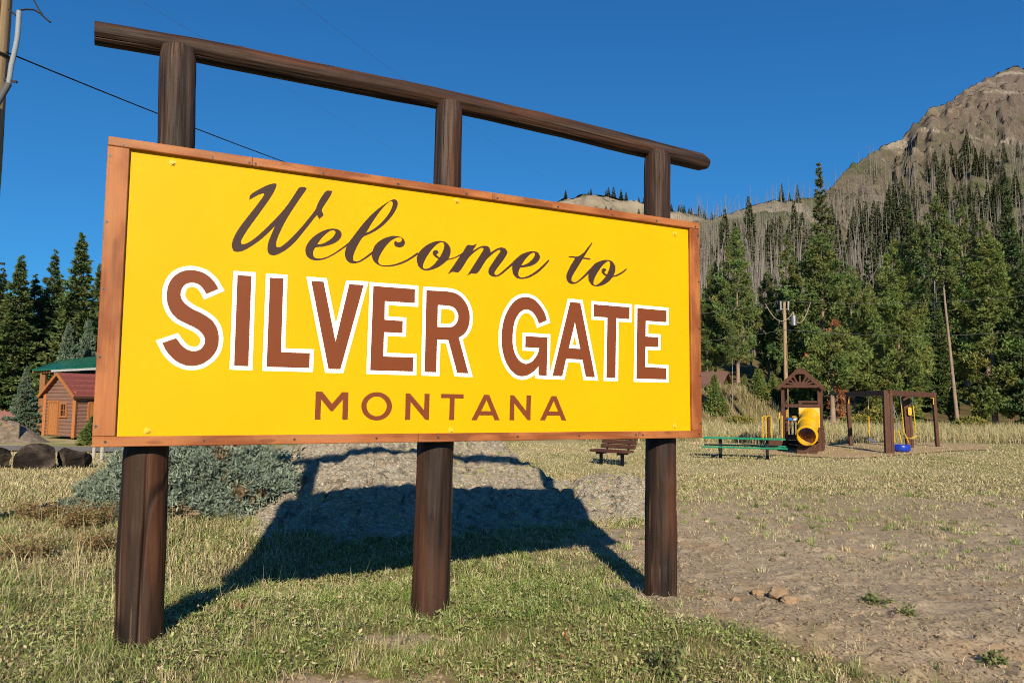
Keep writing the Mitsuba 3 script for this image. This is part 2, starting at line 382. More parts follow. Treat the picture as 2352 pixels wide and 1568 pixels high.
def log(path, radii, seed, sides=120, knots=(), flat=None, round_end=0.0):
    """A peeled log along a path, with uneven girth, drying cracks and knots; returns (mesh, uv)."""
    p = np.asarray(path, float); n = 70
    s = np.r_[0, np.cumsum(np.linalg.norm(np.diff(p, axis=0), axis=1))]
    ss_ = np.linspace(0, s[-1], n)
    c = np.stack([np.interp(ss_, s, p[:, k]) for k in range(3)], 1)
    R = np.interp(ss_, s, radii)
    if round_end:
        R = R * np.sqrt(np.clip(1 - np.clip((ss_ - s[-1] + round_end) / round_end, 0, 1) ** 2 * 0.55, 0.02, 1))
    t = unit(np.gradient(c, axis=0))
    ref = np.array([0, 1.0, 0]); a = unit(np.cross(np.tile(ref, (n, 1)), t)); b = np.cross(t, a)
    th = np.linspace(0, 2 * np.pi, sides + 1)
    TH, SS = np.meshgrid(th, ss_)
    q = np.stack([np.cos(TH) * 1.3, np.sin(TH) * 1.3, SS * 1.1 + seed * 9], -1)
    k = 1 + 0.15 * (meshkit.fbm(q, 3, seed) - 0.5) + 0.05 * (meshkit.fbm(np.stack([np.cos(TH) * 2.6, np.sin(TH) * 2.6, SS * 5 + seed * 3], -1), 2, seed + 7) - 0.5)
    q2 = np.stack([np.cos(TH) * 7, np.sin(TH) * 7, SS * 1.0 + seed * 5], -1)
    k += 0.018 * (meshkit.fbm(q2, 2, seed + 3) - 0.5)
    r_ = np.random.default_rng(seed)
    for _ in range(9):
        t0, s0, l, w = r_.uniform(0, 2 * np.pi), r_.uniform(0, s[-1]), r_.uniform(0.3, 1.3), r_.uniform(0.02, 0.045)
        dth = (TH - t0 - 0.05 * np.sin(SS * 2.2 + t0) + np.pi) % (2 * np.pi) - np.pi
        k -= 0.11 * np.exp(-(dth / w) ** 2) * np.clip(1 - np.abs(SS - s0) / l, 0, 1) ** 0.5
    for t0, s0 in knots:
        dth = (TH - t0 + np.pi) % (2 * np.pi) - np.pi
        d2 = (dth * 0.13) ** 2 + ((SS - s0) * 0.7) ** 2
        k += 0.11 * np.exp(-d2 / 0.0009) - 0.14 * np.exp(-d2 / 0.00012)
    rr = R[:, None] * k
    v = c[:, None] + rr[..., None] * (np.cos(TH)[..., None] * a[:, None] + np.sin(TH)[..., None] * b[:, None])
    uv = np.stack([TH * 0.13, SS + seed * 11.0 * 0], -1)
    uv[..., 0] += seed * 3.7
    f = grid_faces(n, sides + 1)[:, ::-1]
    V, U = [v.reshape(-1, 3)], [uv.reshape(-1, 2)]
    F = [np.vstack([f[:, [0, 1, 2]], f[:, [0, 2, 3]]])]
    m = n * (sides + 1)
    for row, flip in ((0, False), (n - 1, True)):
        ring = v[row]; V.append(np.vstack([ring, c[row]])); U.append(np.tile([[seed, 0.5]], (sides + 2, 1)) + np.c_[np.r_[np.cos(th), 0] * 0.02, np.r_[np.sin(th), 0] * 0.02])
        i = np.arange(sides); tri = np.stack([m + i, m + i + 1, i * 0 + m + sides + 1], 1)
        F.append(tri[:, ::-1] if flip else tri); m += sides + 2
    return (np.vstack(V), np.vstack(F)), np.vstack(U)

PY = 0.23
for name, path, rad, seed, kn in (
        ('post', [(0.308, PY, -3.55), (0.306, PY, -3.1), (0.297, PY, -2.0), (0.345, PY, -0.9), (0.388, PY, 0.08), (0.378, PY, 0.66), (0.378, PY, 0.735)], [.142, .14, .134, .126, .116, .117, .102], 1, [(4.9, 2.6), (4.3, 1.1), (4.6, 4.25)]),
        ('post', [(2.246, PY, -3.5), (2.247, PY, -3.13), (2.269, PY, -2.0), (2.30, PY, -0.9), (2.335, PY, 0.09), (2.341, PY, 0.66), (2.341, PY, 0.735)], [.146, .142, .138, .126, .108, .106, .09], 2, [(4.3, 1.05), (4.95, 1.9), (4.6, 3.9), (4.2, 4.15)]),
        ('post', [(4.367, PY, -3.7), (4.367, PY, -3.26), (4.386, PY, -2.0), (4.376, PY, -0.9), (4.366, PY, 0.09), (4.372, PY, 0.58), (4.372, PY, 0.665)], [.142, .139, .132, .126, .116, .116, .10], 3, [(4.5, .62), (4.75, 1.0), (4.4, 1.38), (4.85, 1.42), (4.4, 4.1)])):
    m, uv = log(path, rad, seed, knots=kn)
    put(name, sg(m), 'stained_log', parent=sign, smooth=True, uv=uv)
bp = [(-0.119, 0.752), (0.46, 0.772), (1.3, 0.772), (2.226, 0.774), (2.8, 0.757), (3.416, 0.738), (4.1, 0.705), (4.80, 0.676), (4.985, 0.666)]
m, uv = log([(x, 0.27, z) for x, z in bp], [.075, .08, .083, .083, .081, .083, .084, .08, .078], 5, round_end=0.05, knots=[(3.3, .9), (3.6, 3.3), (3.9, 2.1), (3.4, 4.4)])
put('top_beam', sg(m), 'stained_log', parent=sign, smooth=True, uv=uv)

def board(x0, x1, y0, y1, z0, z1, ax, off):
    m = box(x0, x1, y0, y1, z0, z1, 0.004)
    m = trimesh.Trimesh(*m, process=False)
    v, f, _ = meshkit.arrays(m, False)
    v, f = v[f].reshape(-1, 3), np.arange(len(f) * 3).reshape(-1, 3)
    uv = np.stack([(v[:, 2] if ax == 0 else v[:, 0]) + v[:, 1] * 0.9 + off, v[:, ax] + off * 3], 1)
    return (v, f), uv
def screw(x, z, parent, y=-0.001):
    h = trimesh.creation.cylinder(radius=0.0085, height=0.004, sections=12)
    c = trimesh.creation.cylinder(radius=0.0035, height=0.0012, sections=6)
    R = np.array([[1, 0, 0], [0, 0, 1], [0, -1, 0.0]])
    a, b = xf(h, (x, y, z), M=R), xf(c, (x, y - 0.0022, z), M=R)
    v, f = join(a, b)
    colr = np.vstack([np.tile([[0.16, 0.15, 0.15]], (len(a[0]), 1)), np.tile([[0.01, 0.01, 0.012]], (len(b[0]), 1))])
    put('screw', sg((v, f)), 'metal_dull', parent=parent, color=colr)
BD = 0.09
TB, BB, LB, RB = 0.057, 0.062, 0.121, 0.108
pieces = [((0, 0.849, 0, BD, -TB, 0), 0, [.085, .60, .83]), ((0.851, 2.62, 0, BD, -TB, 0), 0, [.87, 1.32, 1.86, 2.4]), ((2.622, SW, 0, BD, -TB, 0), 0, [2.66, 3.2, 3.72, 4.18, 4.61]),
          ((0, 2.05, 0, BD, -SH, -SH + BB), 0, [.07, .62, 1.18, 1.74]), ((2.052, 3.98, 0, BD, -SH, -SH + BB), 0, [2.2, 2.85, 3.4, 3.95]), ((3.982, SW, 0, BD, -SH, -SH + BB), 0, [4.02, 4.62]),
          ((0.0, LB, 0.003, BD - 0.003, -SH + BB + 0.001, -TB - 0.002), 2, []), ((SW - RB, SW, 0.003, BD - 0.003, -SH + BB + 0.001, -TB - 0.002), 2, [])]
for k, (b, ax, scr) in enumerate(pieces):
    m, uv = board(*b, ax, k * 0.37)
    fb = put('frame_board', sg(m), 'stained_board', parent=sign, uv=uv)
    for x in scr:
        screw(x, (b[4] + b[5]) / 2 - 0.013 * (1 if ax == 0 and b[4] > -1 else 0), fb)
    if ax == 2:
        for z in np.linspace(b[4] + 0.06, b[5] - 0.06, 5):
            screw(b[0] + 0.016 if b[0] < 1 else b[1] - 0.016, z, fb, 0.002)
pv, pf = box(LB - 0.03, SW - RB + 0.03, 0.032, 0.05, -SH + BB - 0.02, -TB + 0.02)
pv, pf = pv[pf].reshape(-1, 3), np.arange(len(pf) * 3).reshape(-1, 3)
panel = put('panel', sg((pv, pf)), 'yellow_sign_paint', parent=sign, uv=pv[:, [0, 2]], label='bright yellow painted panel with brown lettering')
for x, z in ((.367, -.1045), (2.332, -.098), (4.403, -.124), (.295, -1.8065), (2.313, -1.8188), (4.381, -1.800)):
    R = np.array([[1, 0, 0], [0, 0, 1], [0, -1, 0.0]])
    w = xf(trimesh.creation.cylinder(radius=0.021, height=0.004, sections=24), (x, 0.030, z), M=R)
    hd = xf(trimesh.creation.cylinder(radius=0.0125, height=0.012, sections=6), (x, 0.023, z), M=R)
    put('bolt', sg(join(w, hd)), 'plastic_gloss', (0.88, 0.62, 0.05), parent=panel)

# outlines of the lettering in millimetres on the panel
LETTERS = {
 'W': ["844.5,-248.5 887,-215 926,-185.5 966,-161 1001.5,-148 1013,-150.5 1015,-162.5 1008,-187.5 989,-231 950.5,-300.5 912,-364 874,-427.5 836.5,-490 811,-540 801.5,-565 799.5,-577 803.5,-584.5 814.5,-586 835,-579.5 868.5,-555 907.5,-517.5 956,-463 1005,-404 1054,-341 1093.5,-282 1123.5,-229 1148,-182 1162,-158 1176,-149 1194.5,-147 1213.5,-149.5 1216,-155 1206,-177 1171,-234 1121,-322 1082,-397.5 1053,-465.5 1034,-516 1026,-549 1024.5,-570.5 1028.5,-581 1041.5,-584 1061.5,-575 1102,-535.5 1152,-476 1202.5,-410.5 1253.5,-336 1284.5,-288 1285.5,-277 1294,-251 1314.5,-206.5 1340.5,-164 1356.5,-149.5 1372.5,-147.5 1389,-148.5 1392,-154.5 1379,-189.5 1353,-235 1322,-289 1328,-307.5 1338,-327 1308,-359.5 1299.5,-347 1292.5,-333 1275.5,-352.5 1245,-400 1204,-459.5 1164,-518.5 1118.5,-572 1073,-611.5 1033,-636.5 1005,-643.5 984.5,-638.5 974,-624 969,-603 970,-576.5 978.5,-538 997.5,-485 1012.5,-443 967,-499 918.5,-551 870,-592 822,-628.5 780.5,-643.5 756,-637.5 744,-612.5 744.5,-584 753,-551.5 773,-502 805.5,-446 843,-388.5 881,-330.5 909.5,-284.5 928.5,-252.5 936.5,-235 932.5,-227.5 920,-232 898,-243 868.5,-265.5 842,-285"],
 'e': ["1531,-487.5 1477,-538 1423,-582 1369.5,-618 1326.5,-633 1297,-635.5 1278,-626.5 1271,-605.5 1274.5,-583 1287,-559 1313.5,-554.5 1367.5,-541 1421,-516 1456,-484.5 1468,-455 1463,-430.5 1443,-416 1410,-412.5 1374.5,-419.5 1332,-438.5 1284.5,-472.5 1248,-512 1225.5,-552.5 1218.5,-586 1224.5,-615.5 1241.5,-638 1268,-649.5 1303,-650 1348.5,-639 1402,-609 1450,-574 1501.5,-531.5 1537,-506.5", "1299.5,-537 1317.5,-504.5 1346,-468.5 1378,-437.5 1402,-424.5 1418.5,-428.5 1423.5,-440.5 1414,-464 1387.5,-494.5 1350.5,-520.5 1318.5,-535"],
 'l': ["1520,-497 1558,-440 1612.5,-360.5 1667.5,-291 1724,-233 1781,-185 1816,-159.5 1842,-147 1860,-150.5 1872,-167.5 1870,-194 1853,-237 1818.5,-290 1773,-344.5 1716,-394 1659.5,-428.5 1619,-448.5 1598.5,-483.5 1577,-525 1558.5,-571.5 1551,-606 1554,-625 1571,-631.5 1596.5,-624 1635,-595 1668.5,-566.5 1702,-532 1708,-548.5 1686,-570.5 1646.5,-602.5 1602,-634.5 1557.5,-648.5 1527,-645.5 1504,-627 1493,-595 1494,-561.5 1503,-529.5", "1642,-417.5 1664,-374 1697,-316 1736,-254 1775.5,-203 1804.5,-173.5 1820.5,-164.5 1832.5,-173 1832.5,-193 1817.5,-235.5 1783.5,-291.5 1744,-339.5 1698.5,-381.5 1659,-410"],
 'c': ["1690,-544.5 1704.5,-503.5 1735,-469 1781,-438 1827.5,-420.5 1862.5,-415 1898.5,-420 1922.5,-434.5 1933,-456.5 1926.5,-480.5 1906,-496 1885,-499.5 1861.5,-496 1849.5,-482.5 1849,-465.5 1857.5,-452 1869.5,-460.5 1884.5,-463 1899,-456 1909,-440 1901.5,-427 1880.5,-424.5 1851.5,-436.5 1816.5,-463 1782.5,-506.5 1751.5,-558.5 1735.5,-599.5 1734,-619.5 1745,-635.5 1768,-641 1803,-638 1855.5,-625.5 1914,-600 1964,-571 2026.5,-521 2041.5,-530 1968.5,-585.5 1914.5,-616 1850,-640.5 1791.5,-649.5 1748,-647 1713,-630 1692.5,-603.5 1684.5,-570.5"],
 'o': ["2021.5,-572 2028.5,-540.5 2046.5,-507.5 2090.5,-464 2139.5,-434 2188.5,-417 2230.5,-415.5 2264,-429 2285.5,-456 2292,-483 2286.5,-515.5 2272.5,-544.5 2299.5,-538 2341.5,-518 2396.5,-480.5 2405,-492 2367,-514 2316.5,-540.5 2262,-557.5 2233,-587.5 2192,-617.5 2143,-640.5 2094,-652.5 2057.5,-642.5 2032.5,-617.5", "2205.5,-427 2164.5,-458 2124,-509 2090,-565.5 2071.5,-614 2074,-633.5 2090,-639 2122.5,-629 2158.5,-600 2192.5,-553 2166,-543 2150,-525.5 2146.5,-509.5 2155,-494.5 2171.5,-489 2188.5,-493.5 2194.5,-504.5 2188.5,-515.5 2174,-521.5 2184,-531.5 2203,-541.5 2223.5,-502 2237,-465 2238,-437 2228,-425.5"],
 'm': ["2388,-485.5 2409,-447.5 2424,-426 2438.5,-420.5 2469,-425 2506,-405 2488,-435.5 2469.5,-465.5 2512.5,-437 2538.5,-422 2569.5,-415 2596,-416 2613.5,-430.5 2622,-462.5 2654,-439 2689.5,-419 2721,-413 2748,-419.5 2766.5,-444 2760.5,-465 2726.5,-518 2682,-575 2654,-614 2656,-630 2669.5,-636.5 2687,-630 2722.5,-600 2772,-557 2826.5,-506 2831,-528.5 2772,-579 2718.5,-625 2683,-646.5 2647,-651 2616,-641.5 2600,-619 2606.5,-590 2633,-547 2672.5,-490 2700.5,-452 2706,-440 2694,-435 2672,-445 2627.5,-482 2588,-518.5 2558,-566 2523.5,-621.5 2497.5,-642 2458.5,-637.5 2422,-667 2462.5,-602.5 2513.5,-521.5 2556.5,-452.5 2561,-440 2552,-433 2530,-439 2487,-471.5 2440,-516.5 2419,-550.5 2377,-618 2360,-637 2343.5,-645 2307,-638 2266,-666.5 2309,-600.5 2367,-513"],
 'e2': ["2812.5,-518 2849,-481.5 2890,-448.5 2946,-424.5 2997.5,-414.5 3035,-420 3056,-449 3049.5,-479 3016.5,-515.5 2956,-544 2877,-559 2863.5,-587.5 2861,-621 2878,-636 2910,-633.5 2965.5,-609.5 3031,-564.5 3097,-504 3131.5,-469.5 3140,-479 3097.5,-529.5 3031,-590 2956.5,-633.5 2887,-650 2841,-643 2813.5,-612.5 2806,-572 2808,-537.5", "2888,-538.5 2918.5,-491.5 2960,-446 2991,-427.5 3008.5,-430 3009.5,-445 2988.5,-480.5 2946.5,-516.5 2909.5,-534.5"],
 't': ["3540.5,-290.5 3549,-293 3520,-334.5 3462.5,-421 3527,-422.5 3522,-435.5 3454.5,-434 3399.5,-515 3345,-597 3348,-625 3369.5,-635.5 3399.5,-625 3449.5,-584 3510,-522.5 3545.5,-489 3525,-538.5 3459.5,-596 3399.5,-640 3350,-654 3315.5,-642 3295.5,-609.5 3297.5,-575.5 3330,-512.5 3379.5,-435 3317,-434 3330,-421 3401.5,-422 3439.5,-399 3469.5,-374.5 3500,-336.5"],
 'o2': ["3515,-528 3535.5,-498.5 3571,-460.5 3622.5,-434 3684.5,-418.5 3736.5,-423 3768,-451 3776.5,-486 3767.5,-522 3755,-546 3788.5,-536 3841.5,-506.5 3886.5,-474.5 3893,-482.5 3841.5,-524.5 3788.5,-551 3743.5,-561 3715,-597 3652.5,-637 3586,-653.5 3540,-646 3512,-613.5 3505,-579.5 3508,-549", "3700,-429 3653.5,-461.5 3601.5,-527.5 3565.5,-587.5 3555.5,-623 3562.5,-639.5 3586,-640.5 3632,-610.5 3679,-558.5 3648,-545.5 3635.5,-524.5 3637.5,-505 3658.5,-492 3679,-496.5 3681,-512 3663.5,-524 3673.5,-537 3689.5,-543.5 3715.5,-491.5 3724,-451 3718,-434"],
 'S': ["356,-1260 385,-1318.5 439.5,-1374 499,-1399 547,-1400 600.5,-1384 653.5,-1337.5 682.5,-1283.5 690,-1218 677.5,-1153.5 644.5,-1101.5 588,-1063.5 522,-1036 477.5,-1006 453,-972.5 448,-937.5 457.5,-901.5 478,-876.5 510,-866 542.5,-869 570.5,-887 587.5,-909.5 600.5,-934.5 673.5,-894.5 640,-839.5 589,-800 539,-786 495.5,-785.5 448,-799 401.5,-836 375,-890.5 367.5,-955 375,-1013 400.5,-1069.5 439,-1107.5 493.5,-1133.5 543,-1154.5 582,-1182 605.5,-1222 603.5,-1257.5 586,-1287.5 559.5,-1302.5 532.5,-1306 495,-1294.5 461.5,-1263.5 435.5,-1226.5"],
 'I': ["786.5,-795 874,-793.5 875.5,-1391 787,-1389"],
 'L': ["993,-794.5 1080,-792.5 1080.5,-1290.5 1271.5,-1289.5 1269.5,-1390.5 991,-1391"],
 'V': ["1265.5,-793.5 1350,-793 1444,-1205.5 1529,-796.5 1632.5,-793.5 1483,-1393 1400,-1393"],
 'E': ["1702.5,-795 2014,-794 2014.5,-896 1789.5,-897.5 1790,-1031.5 1926,-1032.5 1925.5,-1119 1788.5,-1120 1786,-1293.5 2010.5,-1293 2009.5,-1394.5 1694,-1394"],
 'R': ["2103,-795.5 2214,-793 2279.5,-792 2336.5,-799.5 2387.5,-828.5 2427,-876.5 2447,-928.5 2454,-981.5 2448,-1029.5 2429.5,-1078 2401.5,-1110 2364.5,-1132.5 2446.5,-1396 2356,-1395.5 2282,-1154 2192.5,-1153 2189.5,-1395.5 2100,-1395", "2194.5,-898 2284.5,-897 2319,-906 2344.5,-929 2359,-960.5 2358.5,-996 2343,-1029.5 2318,-1051.5 2283.5,-1061.5 2193.5,-1061"],
 'G': ["3118,-959.5 3099,-899.5 3055,-841 3003.5,-799 2952,-785 2918,-786 2867.5,-799.5 2817.5,-834.5 2768,-905 2736,-981.5 2722,-1063.5 2719.5,-1137.5 2728.5,-1218.5 2755.5,-1298.5 2797,-1359.5 2847,-1399 2897,-1409.5 2947.5,-1400 2998,-1372.5 3045,-1325 3045,-1395.5 3118.5,-1398 3124,-1094 2928.5,-1093.5 2926,-1180.5 3050,-1181.5 3044,-1213.5 3023,-1252 2989,-1290.5 2955.5,-1306.5 2928.5,-1310.5 2892,-1301 2854.5,-1269 2829,-1221.5 2816,-1163 2814.5,-1103.5 2819,-1036 2835.5,-972 2868.5,-917.5 2902,-891 2935.5,-882.5 2978,-891.5 3012.5,-923.5 3034.5,-960.5 3045.5,-990"],
 'A': ["3333,-799 3429.5,-798.5 3569.5,-1399 3482,-1398 3450,-1259 3296,-1258 3261,-1398 3171.5,-1397.5", "3378.5,-960 3429.5,-1173 3321,-1172"],
 'T': ["3562,-801.5 3915.5,-803 3914,-903.5 3781,-902.5 3770,-1399.5 3682,-1399.5 3692.5,-902.5 3561,-901.5"],
 'E2': ["3996.5,-804 4304,-806 4303,-907 4083,-907 4080,-1041.5 4215,-1042 4213,-1127 4078,-1128 4072.5,-1300.5 4296,-1303.5 4294,-1400.5 3983,-1401"],
 'mM': ["1318,-1549.5 1363,-1549.5 1431.5,-1631.5 1498.5,-1550 1543.5,-1550.5 1543.5,-1740.5 1504.5,-1740.5 1505.5,-1602.5 1437.5,-1682.5 1424,-1682.5 1356.5,-1602 1356,-1739.5 1317.5,-1739.5"],
 'mO': ["1859.5,-1646 1857,-1668.5 1849,-1689.5 1836,-1708.5 1818.5,-1724.5 1797.5,-1736.5 1774,-1744 1749,-1746.5 1724,-1744 1700.5,-1736.5 1679.5,-1724.5 1661.5,-1709 1648,-1690 1639.5,-1669.5 1636,-1647 1638.5,-1625 1646,-1604 1658.5,-1585 1675.5,-1569.5 1696.5,-1557 1719.5,-1549.5 1744.5,-1546.5 1769.5,-1548.5 1793.5,-1555.5 1815,-1567.5 1833,-1583 1847,-1602 1856,-1623.5", "1820,-1646 1818.5,-1661.5 1813.5,-1676 1805,-1689 1793.5,-1700 1780,-1708.5 1764.5,-1713.5 1748.5,-1715 1732,-1713.5 1716.5,-1708.5 1703,-1700.5 1691,-1689.5 1682,-1676.5 1676.5,-1662 1674.5,-1647 1675.5,-1632 1680.5,-1617.5 1689,-1604 1700,-1593.5 1713.5,-1585 1729,-1579.5 1745,-1577.5 1761.5,-1579.5 1777,-1584 1791,-1592.5 1803,-1603 1812,-1616 1818,-1630.5"],
 'mN': ["1958.5,-1552.5 1991,-1553 2100.5,-1670.5 2102.5,-1552.5 2142,-1553 2139,-1743 2113,-1743 1998,-1614 1995.5,-1742 1957.5,-1742"],
 'mT': ["2231.5,-1551.5 2411.5,-1553 2411,-1585 2339.5,-1584 2336.5,-1743.5 2296.5,-1743.5 2301,-1583.5 2231,-1584"],
 'mA': ["2578.5,-1553.5 2621,-1554 2710.5,-1746 2667.5,-1746 2651,-1709.5 2539,-1709 2518,-1746 2475.5,-1745.5", "2599.5,-1594 2636.5,-1677 2556,-1676.5"],
 'mN2': ["2799,-1555 2831.5,-1555.5 2937,-1674 2940.5,-1554 2980,-1554.5 2976.5,-1746.5 2951,-1746.5 2834.5,-1617.5 2833,-1746.5 2794,-1746"],
 'mA2': ["3163.5,-1556 3207.5,-1555.5 3299,-1748 3255.5,-1748 3240,-1711 3125,-1710 3104,-1748 3059.5,-1747.5", "3183.5,-1595 3223,-1678 3141.5,-1677.5"],
}


def ring(s, smooth):
    p = np.array([[float(c) for c in q.split(',')] for q in s.split()]) / 1000
    if not smooth:
        return p
    for it in range(3):
        d0, d1 = unit(p - np.roll(p, 1, 0)), unit(np.roll(p, -1, 0) - p)
        sharp = (d0 * d1).sum(1) < (0.64 if it == 0 else 0.80)
        out = []
        for i in range(len(p)):
            a, b = p[i - 1], p[(i + 1) % len(p)]
            if sharp[i]: out.append(p[i])
            else: out += [p[i] * .78 + a * .22 * 1.0, p[i] * .78 + b * .22]
        p = np.array(out)
    return p
DARK, BROWN, WHITE = (0.044, 0.024, 0.017), (0.150, 0.041, 0.012), (0.80, 0.80, 0.80)
def flat(poly, y, thick, name, rgb):
    poly = poly.buffer(0)
    ms = [trimesh.creation.extrude_polygon(g, thick, engine='earcut') for g in getattr(poly, 'geoms', [poly]) if g.area > 1e-6]
    v, f = join(*ms)
    v = np.stack([v[:, 0], y - v[:, 2], v[:, 1]], 1)
    put(name, sg((v, f)), 'letter_vinyl', rgb, parent=panel)
done = None
for ch, rings in LETTERS.items():
    script = ch[0] in 'Welcomt' and ch[0] != 'm' or ch == 'm'
    curved = script or ch in 'SGR'
    rr = [ring(s, curved) for s in rings]
    poly = Polygon(rr[0], rr[1:]).buffer(0)
    if script:
        cut = poly if done is None else poly.difference(done)
        done = poly if done is None else done.union(poly)
        flat(cut, 0.0325, 0.0015, 'letter', DARK)
    elif ch.startswith('m'):
        flat(poly, 0.0325, 0.0015, 'letter', BROWN)
    else:
        flat(poly.buffer(0.027, join_style=2, mitre_limit=3.5).difference(done), 0.0325, 0.0012, 'letter_outline', WHITE)
        flat(poly, 0.0314, 0.0012, 'letter', BROWN)

# ------------------------------------------------------------------ rock outcrop behind the sign
ctrl = [(-3.19, 10.58, .17), (-2.83, 10.58, .26), (-2.25, 10.65, .36), (-1.4, 11.15, .33), (-.49, 11.77, .25), (.19, 12.26, .19), (1.0, 12.87, .09),
        (-3.05, 11.36, .54), (-2.42, 11.41, .66), (-1.79, 11.54, .735), (-1.2, 12.05, .62), (-.53, 12.65, .49), (.2, 13.14, .42),
        (-3.2, 12.3, .9), (-2.4, 12.6, .98), (-1.6, 12.9, 1.0), (-.8, 13.2, .93), (-.2, 13.5, .84), (.2, 13.5, .55), (.9, 13.5, .24), (1.15, 12.9, .26), (1.6, 12.9, .34), (2.1, 12.8, .30), (2.35, 12.5, .12),
        (-3.9, 11.2, .3), (-4.3, 12.4, .5), (-2.2, 9.9, -.05), (-1.2, 10.2, -.02), (-.2, 10.7, -.04), (.8, 11.3, -.08), (1.6, 11.6, -.06), (2.2, 11.6, -.12), (2.75, 12.2, -.3),
        (-3.2, 9.6, -.1), (-2.2, 9.2, -.35), (-1, 9.4, -.35), (.2, 10.0, -.35), (1.2, 10.5, -.35), (2.4, 10.9, -.45), (3.2, 11.8, -.6), (3.3, 13, -.6), (2.4, 13.6, -.4), (1.4, 14.2, -.3), (.4, 14.6, -.2), (-1, 15.0, -.1), (-3, 14.8, -.2), (-5, 14, -.4), (-5.6, 12.2, -.5), (-4.9, 10.8, -.4), (-4.1, 10.0, -.3),
        (0.4, 16, -.6), (-2, 16.4, -.6), (3.8, 10, -.9), (-6.3, 10, -.9), (-6.5, 15, -.9), (3.8, 15, -.9), (-2, 8.6, -.7), (0.5, 9.2, -.7)]
ctrl = np.array(ctrl)
rbf = RBFInterpolator(ctrl[:, :2], ctrl[:, 2], smoothing=0.02, kernel='thin_plate_spline')
rx, ry = np.arange(-6.2, 3.7, 0.032), np.arange(8.8, 15.8, 0.032)
cx, cy = np.arange(-6.4, 3.9, 0.2), np.arange(8.6, 16.1, 0.2)
CXg, CYg = np.meshgrid(cx, cy)
from scipy.interpolate import RegularGridInterpolator
rough = RegularGridInterpolator((cy, cx), rbf(np.c_[CXg.ravel(), CYg.ravel()]).reshape(CXg.shape), method='cubic')
RX, RY = np.meshgrid(rx, ry)
RZ = rough(np.c_[RY.ravel(), RX.ravel()]).reshape(RX.shape)
q = np.stack([RX, RY, RZ], -1)
q2 = q + 0.25 * (np.stack([meshkit.fbm(q * 1.2 + o, 3, 2) for o in (0, 11, 23)], -1) - 0.5)
rid = np.abs(meshkit.fbm(q2 * 1.5, 4, 31) - 0.5) * 2
RZ = RZ + 0.17 * (0.32 - rid) + 0.28 * (meshkit.fbm(q2 * 2.3, 4, 33) - 0.5) + 0.14 * (meshkit.fbm(q2 * 9, 3, 35) - 0.5) + 0.06 * (meshkit.fbm(q2 * 21, 2, 37) - 0.5)
RZ = RZ - 0.075 * sst(0.06, 0.0, np.abs(meshkit.fbm(q2 * 2.1 + 5, 3, 41) - 0.5))
RZ += 0.06 * (np.floor(RZ * 6 + meshkit.noise(q * 2.0, 3) * 1.2) / 6 - RZ)
rock_mesh = (np.stack([RX, RY, RZ], -1).reshape(-1, 3), grid_faces(*RX.shape))
keep = (RZ > bumpy_z(RX, RY) - 0.25).ravel()
fm = rock_mesh[1][keep[rock_mesh[1]].any(1)]
tag(put('rock_outcrop', trimesh.Trimesh(rock_mesh[0], np.vstack([fm[:, [0, 1, 2]], fm[:, [0, 2, 3]]]), process=False), 'lichened_rock', smooth=True), 'long grey lichen-covered rock outcrop rising behind the welcome sign', 'rock')
rock_at = RegularGridInterpolator((ry, rx), RZ, bounds_error=False, fill_value=-9)

def boulder(px, py, d, size, seed, label, name='boulder', colr='lichened_rock', z=None):
    p = at(px, py, d); p[2] = ground_z(p[0], p[1]) if z is None else z
    m = trimesh.creation.icosphere(subdivisions=4)
    v = np.array(m.vertices)
    r_ = np.random.default_rng(seed)
    for _ in range(9):
        nrm = unit(r_.normal(size=3)); h = r_.uniform(0.55, 0.9)
        e = v @ nrm - h
        v = v - np.clip(e, 0, None)[:, None] * nrm
    v = v * (1 + 0.45 * (meshkit.fbm(v * 1.5 + seed, 4, seed) - 0.5) + 0.07 * (meshkit.fbm(v * 8, 3, seed) - 0.5))[:, None]
    v = v * np.asarray(size) + p + np.array([0, 0, size[2] * 0.55])
    tag(put(name, (v, np.array(m.faces)), colr, smooth=38), label, 'rock')
def dark_stone(p, n, uv):
    a = fbm(p.x * 3, p.y * 3, p.z * 3, 4)
    return mix((0.028, 0.024, 0.022), (0.13, 0.105, 0.09), smoothstep(0.4, 0.75, a)) * (0.75 + 0.5 * noise(p.x * 30, p.y * 30, p.z * 30))
scene['dark_stone'] = two({'type': 'diffuse', 'reflectance': tint(dark_stone)})
boulder(86, 1070, 19.5, (0.56, 0.45, 0.46), 3, 'large dark boulder with a pale face beside the gravel road', colr='dark_stone')
boulder(168, 1062, 20.0, (0.47, 0.42, 0.40), 29, 'rounded brown-grey boulder right of the big dark one', colr='dark_stone')
boulder(-8, 1064, 19.5, (0.40, 0.45, 0.36), 12, 'dark boulder cut off by the left edge of the picture', colr='dark_stone')
boulder(1755, 975, 50, (0.5, 0.4, 0.35), 15, 'pale grey stone in the dry grass at the foot of the bank, left one', name='field_stone')
boulder(1781, 975, 50.5, (0.38, 0.35, 0.30), 17, 'smaller pale grey stone in the dry grass at the foot of the bank, right one', name='field_stone')

